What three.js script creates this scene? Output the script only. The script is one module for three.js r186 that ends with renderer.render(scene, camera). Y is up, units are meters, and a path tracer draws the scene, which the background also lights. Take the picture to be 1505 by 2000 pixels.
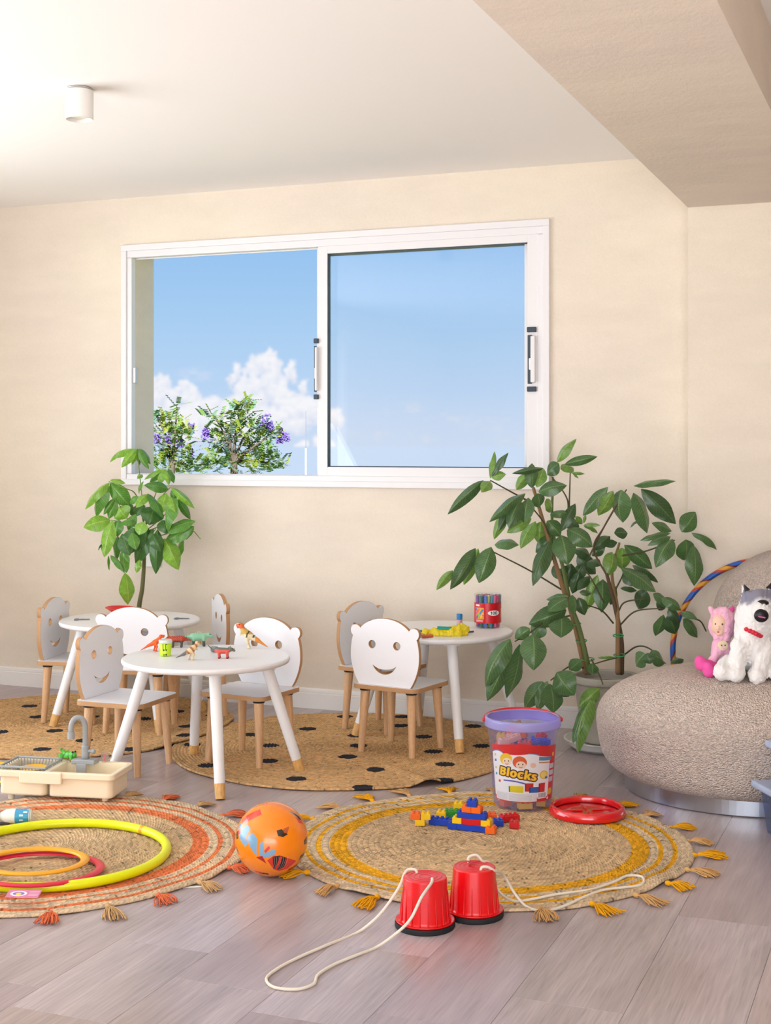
import * as THREE from 'three';
import { RoundedBoxGeometry } from 'three/addons/geometries/RoundedBoxGeometry.js';
import { mergeGeometries, mergeVertices } from 'three/addons/utils/BufferGeometryUtils.js';
import { MarchingCubes } from 'three/addons/objects/MarchingCubes.js';
import { RectAreaLightUniformsLib } from 'three/addons/lights/RectAreaLightUniformsLib.js';

// ------------------------------------------------------------------ camera, sky, sun, unseen door lights, exposure
const scene = new THREE.Scene();
const YAW = 21.7 * Math.PI / 180, FOCAL = 2700, EYE = new THREE.Vector3(0, 1.2, 5.77);
const camera = new THREE.PerspectiveCamera(2 * Math.atan(1000 / FOCAL) * 180 / Math.PI, 1505 / 2000, 0.05, 400);
camera.position.copy(EYE); camera.rotation.y = YAW;
camera.setViewOffset(1505, 2000, 0, 128, 1505, 2000);      // a level camera with a shifted lens: verticals stay vertical

const renderer = new THREE.WebGLRenderer({ antialias: true });
renderer.toneMapping = THREE.LinearToneMapping;
renderer.toneMappingExposure = 1.0;
renderer.shadowMap.enabled = true;
RectAreaLightUniformsLib.init();

// seeded random numbers and smooth noise
function rng(seed) { let s = seed >>> 0; return () => { s = (s + 0x6d2b79f5) | 0; let t = Math.imul(s ^ (s >>> 15), 1 | s); t = (t + Math.imul(t ^ (t >>> 7), 61 | t)) ^ t; return ((t ^ (t >>> 14)) >>> 0) / 4294967296; }; }
const HASH = (() => { const r = rng(77), a = new Float32Array(65536); for (let i = 0; i < 65536; i++) a[i] = r(); return a; })();
const hash2 = (x, y) => HASH[((x * 73856093) ^ (y * 19349663)) & 65535];
const hash3 = (x, y, z) => HASH[((x * 73856093) ^ (y * 19349663) ^ (z * 83492791)) & 65535];
const fade = (t) => t * t * (3 - 2 * t), mixn = (a, b, t) => a + (b - a) * t, clamp = (x, a = 0, b = 1) => Math.min(b, Math.max(a, x));
function noise2(x, y) { const i = Math.floor(x), j = Math.floor(y), u = fade(x - i), v = fade(y - j); return mixn(mixn(hash2(i, j), hash2(i + 1, j), u), mixn(hash2(i, j + 1), hash2(i + 1, j + 1), u), v); }
function noise3(x, y, z) { const i = Math.floor(x), j = Math.floor(y), k = Math.floor(z), u = fade(x - i), v = fade(y - j), w = fade(z - k); const p = (c) => mixn(mixn(hash3(i, j, c), hash3(i + 1, j, c), u), mixn(hash3(i, j + 1, c), hash3(i + 1, j + 1, c), u), v); return mixn(p(k), p(k + 1), w); }
function fbm(x, y, n = 4) { let s = 0, a = 0.5, t = 0; for (let i = 0; i < n; i++) { s += a * noise2(x, y); t += a; a *= 0.5; x = x * 2.03 + 17.1; y = y * 2.03 + 9.7; } return s / t; }
const smooth = (a, b, x) => fade(clamp((x - a) / (b - a)));

// the sky: clear blue that pales to the horizon, small cumulus low all round it
{
  const W = 4096, H = 2048, data = new Uint8Array(W * H * 4), r = rng(5), puffs = [];
  const stops = [[-90, 205, 222, 245], [0, 205, 222, 245], [1.2, 198, 219, 245], [2.5, 186, 214, 245], [5, 170, 207, 243], [8.5, 150, 195, 241], [20, 120, 174, 233], [90, 86, 142, 213]];
  // clouds: [azimuth, elevation, half-width, half-height] in degrees; azimuth 0 is the way the window looks
  const heap = (az, base, w, h, n) => { for (let i = 0; i < n; i++) { const u = r() * 2 - 1, k = 1 - u * u; puffs.push([az + u * w, base + h * k * (0.25 + 0.55 * r()), w * (0.16 + 0.2 * r()), h * (0.22 + 0.25 * r())]); } };
  heap(26.8, 1.9, 1.0, 2.2, 18); heap(27.6, 2.7, 0.5, 1.1, 8); heap(26.0, 2.4, 0.9, 1.3, 10); heap(25.6, 1.0, 1.9, 1.3, 16); heap(31.4, 1.2, 1.1, 2.1, 16); heap(31.0, 0.5, 1.2, 1.1, 12); heap(28.6, 0.2, 1.6, 1.2, 14); heap(24.6, -0.2, 0.8, 0.8, 8); heap(27.5, 0.6, 2.6, 1.2, 26); heap(30.2, 0.4, 2.2, 1.5, 20); heap(31.2, 2.0, 0.7, 1.3, 10); heap(30.4, 1.6, 1.0, 1.4, 14); heap(29.0, 1.0, 1.4, 1.1, 14); heap(26.5, 1.4, 1.8, 1.2, 16);
  for (let az = 42; az < 368; az += 7 + r() * 9) heap(az, 0.3 + r() * 1.6, 1.2 + r() * 2.4, 0.8 + r() * 1.8, 16);
  const thin = [[23.2, 0.4, 0.7, 0.35], [22.0, 0.5, 0.7, 0.4], [20.2, 0.3, 0.9, 0.3], [17.6, 0.9, 1.4, 0.4], [19, 1.2, 1.2, 0.3], [16.5, 0.3, 1.2, 0.35], [29.6, 3.0, 1.0, 0.35], [21, 1.6, 1.2, 0.3]];
  const rows = []; for (let y = 0; y < H; y++) rows.push([]);
  const put = (list, kind) => { for (const p of list) { const e0 = Math.max(0, Math.floor((p[1] - p[3] * 1.6 + 90) / 180 * H)), e1 = Math.min(H - 1, Math.ceil((p[1] + p[3] * 1.6 + 90) / 180 * H)); for (let y = e0; y <= e1; y++) rows[y].push([...p, kind]); } };
  put(puffs, 0); put(thin, 1);
  for (let y = 0; y < H; y++) {
    const el = (y + 0.5) / H * 180 - 90; let k = 0; while (k < stops.length - 2 && stops[k + 1][0] < el) k++;
    const a = stops[k], b = stops[k + 1], t = clamp((el - a[0]) / (b[0] - a[0])), base = [1, 2, 3].map((c) => mixn(a[c], b[c], t));
    for (let x = 0; x < W; x++) {
      const o = (y * W + x) * 4; let R = base[0], G = base[1], B = base[2];
      if (rows[y].length) {
        let az = -((x + 0.5) / W * 360 - 180) - 90; az = ((az % 360) + 540) % 360 - 180; // turns left from the window's outward normal
        let d = 0, up = 0, veil = 0;
        const w1 = (fbm(az * 2.4 + 40, el * 3.2 + 7, 4) - 0.5) * 1.1, w2 = (fbm(az * 2.4 + 90, el * 3.2 + 31, 4) - 0.5) * 0.8;
        for (const p of rows[y]) {
          let dx = az - p[0]; if (dx > 180) dx -= 360; if (dx < -180) dx += 360; if (Math.abs(dx) > p[2] * 2) continue;
          const q = 1 - ((dx + w1 * 0.45) / p[2]) ** 2 - ((el - p[1] + w2 * 0.4) / p[3]) ** 2; if (q <= 0) continue;
          if (p[4]) veil = Math.max(veil, q * 0.55); else { d += q; up = Math.max(up, q * clamp(0.5 + (el - p[1]) / p[3] * 0.6)); }
        }
        const body = smooth(0.1, 0.55, d + (fbm(az * 9, el * 12, 3) - 0.5) * 0.5), lit = clamp(0.45 + up * 0.8 + (fbm(az * 6 + 3, el * 8, 3) - 0.5) * 0.5), c = Math.max(body * 0.93, veil * smooth(0.35, 0.75, fbm(az * 3, el * 9, 4)));
        const cr = mixn(196, 252, lit), cg = mixn(208, 250, lit), cb = mixn(236, 252, lit);
        R = mixn(R, cr, c); G = mixn(G, cg, c); B = mixn(B, cb, c);
      }
      data[o] = R; data[o + 1] = G; data[o + 2] = B; data[o + 3] = 255;
    }
  }
  const sky = new THREE.DataTexture(data, W, H, THREE.RGBAFormat); sky.colorSpace = THREE.SRGBColorSpace; sky.mapping = THREE.EquirectangularReflectionMapping; sky.magFilter = THREE.LinearFilter; sky.needsUpdate = true;
  scene.background = sky; scene.backgroundIntensity = 1;
}
const sun = new THREE.DirectionalLight(new THREE.Color(1, 0.95, 0.88), 20);
sun.position.set(4, 9, 12); sun.castShadow = true; sun.shadow.camera.left = -30; sun.shadow.camera.right = 30; sun.shadow.camera.top = 30; sun.shadow.camera.bottom = -30; sun.shadow.camera.far = 80; sun.shadow.mapSize.set(4096, 4096); scene.add(sun, sun.target);
// area lights at unseen doors, tilted up to light the ceiling, chairs and wall
function unseenDaylight(name, w, h, at, towards, intensity, color) { const l = new THREE.RectAreaLight(color, intensity, w, h); l.name = name; l.position.set(...at); l.lookAt(...towards); scene.add(l); return l; }
unseenDaylight('unseen_side_door_light', 3.6, 2.1, [-4.66, 1.1, 3.3], [-1.66, 2.8, 3.3], 4.7, new THREE.Color(0.91, 0.955, 1));
unseenDaylight('unseen_rear_door_light', 4.0, 2.1, [0.5, 1.1, 7.5], [-0.4, 6.0, 0], 6.3, new THREE.Color(0.91, 0.955, 1));

// ------------------------------------------------------------------ small tools
const V = (x, y, z) => new THREE.Vector3(x, y, z);
const lin = (hex) => new THREE.Color(hex);
const taken = {};
function numbered(name) { const n = taken[name] ?? 0; taken[name] = n + 1; return n ? name + '_' + String(n).padStart(3, '0') : name; }
function tag(o, label, category, group) { o.userData.label = label; o.userData.category = category; if (group) o.userData.group = group; return o; }
function shadows(o) { o.castShadow = true; o.receiveShadow = true; return o; }
function mesh(name, g, m, parent) { const o = shadows(new THREE.Mesh(g, m)); o.name = parent ? name : numbered(name); (parent ?? scene).add(o); return o; }
function thing(name, label, category, [x, y, z] = [0, 0, 0], turn = 0, group) { const o = new THREE.Group(); o.name = numbered(name); o.position.set(x, y, z); o.rotation.y = turn; scene.add(o); return tag(o, label, category, group); }
function struct(name, g, m, parent) { const o = mesh(name, g, m, parent); if (!parent) o.userData.kind = 'structure'; return o; }
function room(name) { const o = new THREE.Group(); o.name = name; o.userData.kind = 'structure'; scene.add(o); return o; }
function twin(src, label, [x, y, z], turn = src.rotation.y) { const c = src.clone(); c.name = numbered(src.name.replace(/_\d{3}$/, '')); c.userData = { ...src.userData, label }; c.position.set(x, y, z); c.rotation.set(0, turn, 0); scene.add(c); return c; }
function mat(color, roughness = 0.5, more = {}) { return new THREE.MeshPhysicalMaterial({ color: typeof color === 'object' ? color : lin(color), roughness, ...more }); }
function merge(list) { const out = list.map((g) => { let h = g.index ? g.toNonIndexed() : g.clone(); for (const k of Object.keys(h.attributes)) if (!['position', 'normal', 'uv'].includes(k)) h.deleteAttribute(k); if (!h.attributes.uv) h.setAttribute('uv', new THREE.BufferAttribute(new Float32Array(h.attributes.position.count * 2), 2)); h.clearGroups(); return h; }); return mergeGeometries(out); }
const box = (w, h, d, x = 0, y = 0, z = 0) => new THREE.BoxGeometry(w, h, d).translate(x, y, z);
const rbox = (w, h, d, r = 0.004, x = 0, y = 0, z = 0, s = 2) => new RoundedBoxGeometry(w, h, d, s, Math.min(r, w / 2.01, h / 2.01, d / 2.01)).translate(x, y, z);
const lathe = (pts, seg = 40) => new THREE.LatheGeometry(pts.map(([r, y]) => new THREE.Vector2(Math.max(r, 0), y)), seg);
const ball = (r, x = 0, y = 0, z = 0, sx = 1, sy = 1, sz = 1, s = 16) => new THREE.SphereGeometry(r, s, Math.round(s * 0.75)).scale(sx, sy, sz).translate(x, y, z);
function rod(a, b, r0, r1 = r0, seg = 12, open = false) { const d = b.clone().sub(a), g = new THREE.CylinderGeometry(r1, r0, d.length(), seg, 1, open); g.applyQuaternion(new THREE.Quaternion().setFromUnitVectors(V(0, 1, 0), d.clone().normalize())); return g.translate((a.x + b.x) / 2, (a.y + b.y) / 2, (a.z + b.z) / 2); }
function tube(pts, r, n = 40, seg = 8, closed = false) {
  const c = new THREE.CatmullRomCurve3(pts.map((p) => (p.isVector3 ? p : V(...p))), closed, 'centripetal'), g = new THREE.TubeGeometry(c, n, 1, seg, closed), f = typeof r === 'function' ? r : () => r, p = g.attributes.position, q = V();
  for (let i = 0; i <= n; i++) { c.getPointAt(closed ? (i % n) / n : i / n, q); for (let j = 0; j <= seg; j++) { const k = i * (seg + 1) + j, s = f(i / n, j / seg); p.setXYZ(k, q.x + (p.getX(k) - q.x) * s, q.y + (p.getY(k) - q.y) * s, q.z + (p.getZ(k) - q.z) * s); } }
  return closed ? g : merge([g, ball(f(0, 0), ...c.getPointAt(0).toArray(), 1, 1, 1, 6), ball(f(1, 0), ...c.getPointAt(1).toArray(), 1, 1, 1, 6)]);
}
function extrude(shape, depth, bevel = 0, seg = 24) { return new THREE.ExtrudeGeometry(shape, { depth: depth - 2 * bevel, bevelEnabled: bevel > 0, bevelSize: bevel, bevelOffset: -bevel, bevelThickness: bevel, bevelSegments: 2, curveSegments: seg }).translate(0, 0, -depth / 2 + bevel); }
function roundRect(w, h, r) { const s = new THREE.Shape(), x = w / 2, y = h / 2; s.moveTo(-x + r, -y); s.lineTo(x - r, -y); s.absarc(x - r, -y + r, r, -Math.PI / 2, 0); s.lineTo(x, y - r); s.absarc(x - r, y - r, r, 0, Math.PI / 2); s.lineTo(-x + r, y); s.absarc(-x + r, y - r, r, Math.PI / 2, Math.PI); s.lineTo(-x, -y + r); s.absarc(-x + r, -y + r, r, Math.PI, 1.5 * Math.PI); return s; }
function texture(w, h, f, srgb = true, repeat = true) { const d = new Uint8Array(w * h * 4); for (let y = 0, o = 0; y < h; y++) for (let x = 0; x < w; x++, o += 4) { const c = f(x, y); d[o] = c[0]; d[o + 1] = c[1]; d[o + 2] = c[2]; d[o + 3] = 255; } const t = new THREE.DataTexture(d, w, h, THREE.RGBAFormat); if (srgb) t.colorSpace = THREE.SRGBColorSpace; t.magFilter = THREE.LinearFilter; t.minFilter = THREE.LinearMipmapLinearFilter; t.generateMipmaps = true; if (repeat) t.wrapS = t.wrapT = THREE.RepeatWrapping; t.needsUpdate = true; return t; }
function drawn(w, h, f) { const c = document.createElement('canvas'); c.width = w; c.height = h; f(c.getContext('2d'), w, h); const t = new THREE.CanvasTexture(c); t.colorSpace = THREE.SRGBColorSpace; return t; }
// planar uv in metres, by the way each face points
function uvMetres(g, s = 1) { const h = g.index ? g.toNonIndexed() : g; h.computeVertexNormals(); const p = h.attributes.position, n = h.attributes.normal, uv = new Float32Array(p.count * 2); for (let i = 0; i < p.count; i++) { const ax = Math.abs(n.getX(i)), ay = Math.abs(n.getY(i)), az = Math.abs(n.getZ(i)); const [u, v] = ay > ax && ay > az ? [p.getX(i), p.getZ(i)] : ax > az ? [p.getZ(i), p.getY(i)] : [p.getX(i), p.getY(i)]; uv[2 * i] = u * s; uv[2 * i + 1] = v * s; } h.setAttribute('uv', new THREE.BufferAttribute(uv, 2)); return h; }
// a point measured in the photograph, brought to its real place by its distance from the camera, or to a height
const FW = V(-Math.sin(YAW), 0, -Math.cos(YAW)), RT = V(Math.cos(YAW), 0, -Math.sin(YAW));
const at = (px, py, depth) => EYE.clone().addScaledVector(FW, depth).addScaledVector(RT, (px - 752.5) / FOCAL * depth).add(V(0, -(py - 872) / FOCAL * depth, 0));
const onY = (px, py, y = 0) => at(px, py, (EYE.y - y) * FOCAL / (py - 872));
// smooth bodies: tapered capsules [a, b, ra, rb] joined by a smooth minimum and meshed
function body(caps, k = 0.01, cells = 40, bump) {
  const lo = V(1e9, 1e9, 1e9), hi = V(-1e9, -1e9, -1e9);
  const cs = caps.map(([a, b, ra, rb]) => { const A = V(...a), B = V(...b); for (const [p, r] of [[A, ra], [B, rb ?? ra]]) { lo.min(p.clone().subScalar(r)); hi.max(p.clone().addScalar(r)); } return [A, B.clone().sub(A), ra, rb ?? ra]; });
  const mid = lo.clone().add(hi).multiplyScalar(0.5), half = Math.max(hi.x - lo.x, hi.y - lo.y, hi.z - lo.z) / 2 * 1.06 + k, mc = new MarchingCubes(cells, new THREE.MeshStandardMaterial(), false, false, 60000);
  mc.isolation = 0; const n = mc.size, p = V();
  for (let z = 0; z < n; z++) for (let y = 0; y < n; y++) for (let x = 0; x < n; x++) {
    p.set(mid.x + (x - n / 2) / (n / 2) * half, mid.y + (y - n / 2) / (n / 2) * half, mid.z + (z - n / 2) / (n / 2) * half);
    let d = 1e9;
    for (const [A, D, ra, rb] of cs) { const qx = p.x - A.x, qy = p.y - A.y, qz = p.z - A.z, L = D.x * D.x + D.y * D.y + D.z * D.z || 1e-12, t = clamp((qx * D.x + qy * D.y + qz * D.z) / L), e = Math.hypot(qx - D.x * t, qy - D.y * t, qz - D.z * t) - (ra + (rb - ra) * t), h = clamp(0.5 + 0.5 * (d - e) / k); d = d > 1e8 ? e : mixn(d, e, h) - k * h * (1 - h); }
    if (bump) d -= bump(p);
    mc.field[x + y * n + z * n * n] = -d;
  }
  mc.update();
  const c = mc.count, pos = mc.positionArray.slice(0, c * 3), g = new THREE.BufferGeometry();
  for (let i = 0; i < c; i++) { pos[3 * i] = mid.x + pos[3 * i] * half; pos[3 * i + 1] = mid.y + pos[3 * i + 1] * half; pos[3 * i + 2] = mid.z + pos[3 * i + 2] * half; }
  g.setAttribute('position', new THREE.BufferAttribute(pos, 3));
  const w = mergeVertices(g, half * 1e-4); w.computeVertexNormals(); return w;
}
function paint(g, f) { const p = g.attributes.position, c = new Float32Array(p.count * 3), k = new THREE.Color(); for (let i = 0; i < p.count; i++) { k.set(f(p.getX(i), p.getY(i), p.getZ(i))); c[3 * i] = k.r; c[3 * i + 1] = k.g; c[3 * i + 2] = k.b; } g.setAttribute('color', new THREE.BufferAttribute(c, 3)); return g; }
// ------------------------------------------------------------------ the room
const plasterMap = texture(2048, 2048, (x, y) => { // limewash: soft brushed clouds of slightly different pigment, 8 m to the tile
  const u = x / 256, v = y / 256, n = fbm(u * 1.1 + 3, v * 1.5, 5) - 0.5, m = fbm(u * 5 + 50, v * 16, 3) - 0.5, g = hash2(x, y) - 0.5, k = 1 + n * 0.075 + m * 0.04 + g * 0.02; return [231 * k, 219 * (k + n * 0.01), 203 * (k - n * 0.04)];
});
const plasterBump = texture(512, 512, (x, y) => { const v = 128 + (fbm(x / 9, y / 14, 3) - 0.5) * 120 + (hash2(x, y) - 0.5) * 60; return [v, v, v]; }, false);
plasterMap.repeat.set(0.125, 0.125); plasterBump.repeat.set(1.6, 1.6);
const plaster = new THREE.MeshPhysicalMaterial({ map: plasterMap, bumpMap: plasterBump, bumpScale: 0.0012, roughness: 0.92, specularIntensity: 0.3 });
const ceilingPaint = mat('#f7f3ee', 0.9, { specularIntensity: 0.3 }), whiteTrim = mat('#efece8', 0.45);
const ROOM = { x0: -4.72, x1: 2.6, z0: 0, z1: 7.6, h: 2.405, t: 0.24 };
const OPEN = { x0: -3.617, x1: -1.575, y0: 1.055, y1: 2.14 };   // the hole in the back wall
function holedWall(w, h, hole, depth) { const s = new THREE.Shape(); s.moveTo(0, 0); s.lineTo(w, 0); s.lineTo(w, h); s.lineTo(0, h); s.closePath(); if (hole) { const p = new THREE.Path(); p.moveTo(hole[0], hole[2]); p.lineTo(hole[0], hole[3]); p.lineTo(hole[1], hole[3]); p.lineTo(hole[1], hole[2]); p.closePath(); s.holes.push(p); } return new THREE.ExtrudeGeometry(s, { depth, bevelEnabled: false }); }
{
  const { x0, x1, z1, h, t } = ROOM, W = x1 - x0;
  struct('wall_back', uvMetres(holedWall(W + 2 * t, h + t, [OPEN.x0 - x0 + t, OPEN.x1 - x0 + t, OPEN.y0, OPEN.y1], 0.2).translate(x0 - t, 0, -0.2)), plaster);
  struct('wall_left', uvMetres(holedWall(z1, h, [1.5, 5.1, 0, 2.2], t).rotateY(-Math.PI / 2).translate(x0, 0, 0)), plaster);
  struct('unseen_wall_right', uvMetres(box(t, h, z1, x1 + t / 2, h / 2, z1 / 2)), mat('#9a7c5e', 0.8));  // out of view; brown chosen to keep the right side of the beam dark
  struct('wall_front', uvMetres(holedWall(W + 2 * t, h + t, [3.22 + t, 7.22 + t, 0, 2.2], t).translate(x0 - t, 0, z1)), plaster);
  struct('ceiling', box(W + 2 * t, t, z1, (x0 + x1) / 2, h + t / 2 + 0.0005, z1 / 2), ceilingPaint);
  struct('trim_1', uvMetres(box(0.491, h - 2.167, z1 - 0.02, -0.6865, (h + 2.167) / 2, z1 / 2)), plaster);            // the beam
  struct('trim_2', uvMetres(box(0.491, 2.167, 0.12, -0.6865, 2.167 / 2, 0.06)), plaster);                      // the pilaster under it
  // skirting board: flat face, groove and small top bead
  const skirt = (len) => { const s = new THREE.Shape(); s.moveTo(0, 0); s.lineTo(0.014, 0); s.lineTo(0.014, 0.068); s.lineTo(0.0115, 0.070); s.lineTo(0.0115, 0.073); s.lineTo(0.013, 0.075); s.lineTo(0.012, 0.086); s.quadraticCurveTo(0.010, 0.091, 0.004, 0.092); s.lineTo(0, 0.092); s.closePath(); return new THREE.ExtrudeGeometry(s, { depth: len, bevelEnabled: false }); };
  struct('baseboard_back', skirt(-0.932 - x0).rotateY(-Math.PI / 2).scale(1, 1, 1).translate(-0.932, 0, 0), whiteTrim);
  struct('baseboard_pilaster', skirt(0.491).rotateY(-Math.PI / 2).translate(-0.441, 0, 0.12), whiteTrim);
  struct('baseboard_right', skirt(3.04).rotateY(-Math.PI / 2).translate(x1, 0, 0), whiteTrim);
  struct('baseboard_left', skirt(1.5).translate(x0, 0, 0), whiteTrim);
  // unseen glazed doors, out of view, set where the area lights enter the room
  function unseenDoor(name, w, place, turn) {
    const g = room(name), frame = [box(w, 0.06, 0.06, 0, 2.17, 0), box(w, 0.02, 0.06, 0, 0.01, 0)]; for (const s of [-1, 0, 1]) frame.push(box(0.06, 2.2, 0.06, s * (w / 2 - 0.03), 1.1, 0));
    mesh('frame', merge(frame), whiteTrim, g);
    for (const s of [-1, 1]) mesh('pane', box(w / 2 - 0.09, 2.12, 0.006, s * w / 4, 1.08, 0), mat('#ffffff', 0.02, { transmission: 1 }), g);
    g.position.set(...place); g.rotation.y = turn;
  }
  unseenDoor('unseen_door_1', 3.6, [x0 - 0.14, 0, 3.3], Math.PI / 2);
  unseenDoor('unseen_door_2', 4.0, [x0 + 5.22, 0, z1 + 0.14], 0);
  struct('unseen_terrace_side', box(6, 0.1, 9, x0 - t - 3, -0.1, 3.5), mat('#d8cdbb', 0.9));  // unseen slab, placed to bounce sunlight up to the ceiling
  struct('unseen_terrace_rear', box(11, 0.1, 6, -1, -0.1, z1 + t + 3), mat('#d8cdbb', 0.9));  // out of view behind the camera, likewise throws sun upwards into the room
  struct('ground_garden', box(90, 0.2, 70, 0, -3.3, -36), mat('#7f8c5a', 1));
}
// floor of wide oak-look boards laid towards the window; every board is a piece with eased edges
{
  const floor = room('floor');
  mesh('floor_bed', box(ROOM.x1 - ROOM.x0 + 0.4, 0.05, ROOM.z1 + 0.3, (ROOM.x0 + ROOM.x1) / 2, -0.0395, ROOM.z1 / 2), mat('#6e6157', 0.9), floor);
  const S = 1024, woodMap = texture(S, S, (x, y) => {  // x across the board (1 m), y along it (2 m)
    const u = x / S * 1.0, v = y / S * 2.0, tile = (f) => f, bend = fbm(u * 3.1, v * 1.4, 3) * 0.25;
    const ring = fbm((u + bend) * 26, v * 1.6, 4), fine = fbm(u * 210, v * 9, 2), pore = Math.pow(fbm(u * 420 + 9, v * 16, 2), 3), knotty = fbm(u * 5 + 30, v * 2.2 + 4, 3);
    const k = 1 + (ring - 0.5) * 0.15 + (fine - 0.5) * 0.10 - pore * 0.12 + (knotty - 0.5) * 0.16; return [180 * k, 166 * k * (1 + (knotty - 0.5) * 0.03), 166 * k * (1 + (knotty - 0.5) * 0.08)];
  });
  const woodBump = texture(512, 1024, (x, y) => { const v = 128 + (fbm(x / 512 * 300, y / 1024 * 14, 2) - 0.5) * 150; return [v, v, v]; }, false);
  const tints = [['#ffffff', 0.26], ['#f9f6f6', 0.28], ['#fcf9f5', 0.26], ['#f3f0f2', 0.29]].map(([c, r]) => new THREE.MeshPhysicalMaterial({ color: lin(c), map: woodMap, bumpMap: woodBump, bumpScale: 0.00035, roughness: r }));
  const r = rng(21), w = 0.2465, L = 1.29, gap = 0.0005, e = 0.0007;
  const board = (len, du, dv) => { // a slab with chamfered top edges, uv in metres from its own corner of the wood
    const s = new THREE.Shape(), a = w / 2 - gap / 2, b = len / 2 - gap / 2; s.moveTo(-a, -b); s.lineTo(a, -b); s.lineTo(a, b); s.lineTo(-a, b); s.closePath();
    const g = new THREE.ExtrudeGeometry(s, { depth: 0.012 - e, bevelEnabled: true, bevelThickness: e, bevelSize: e, bevelOffset: -e, bevelSegments: 1 }).rotateX(-Math.PI / 2), p = g.attributes.position, uv = g.attributes.uv;
    g.translate(0, -0.012, 0); for (let i = 0; i < p.count; i++) uv.setXY(i, p.getX(i) + du, p.getZ(i) / 2 + dv); return g;
  };
  const full = [...Array(9)].map(() => board(L, r(), r()));
  for (let i = 0; i < 30; i++) {
    const x = -0.613 - w / 2 + (i - 17) * w; if (x < ROOM.x0 - 0.1 || x > ROOM.x1 + 0.1) continue;
    const start = i === 17 ? 2.867 % L - L : -r() * L;
    for (let z = start; z < ROOM.z1; z += L) { const z0 = Math.max(z, 0.0), z1 = Math.min(z + L, ROOM.z1); if (z1 - z0 < 0.03) continue; const whole = z1 - z0 > L - 0.001; const o = mesh('floor_board', whole ? full[Math.floor(r() * 9)] : board(z1 - z0, r(), r()), tints[Math.floor(r() * 4)], floor); o.position.set(x, 0, (z0 + z1) / 2); }
  }
}
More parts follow.
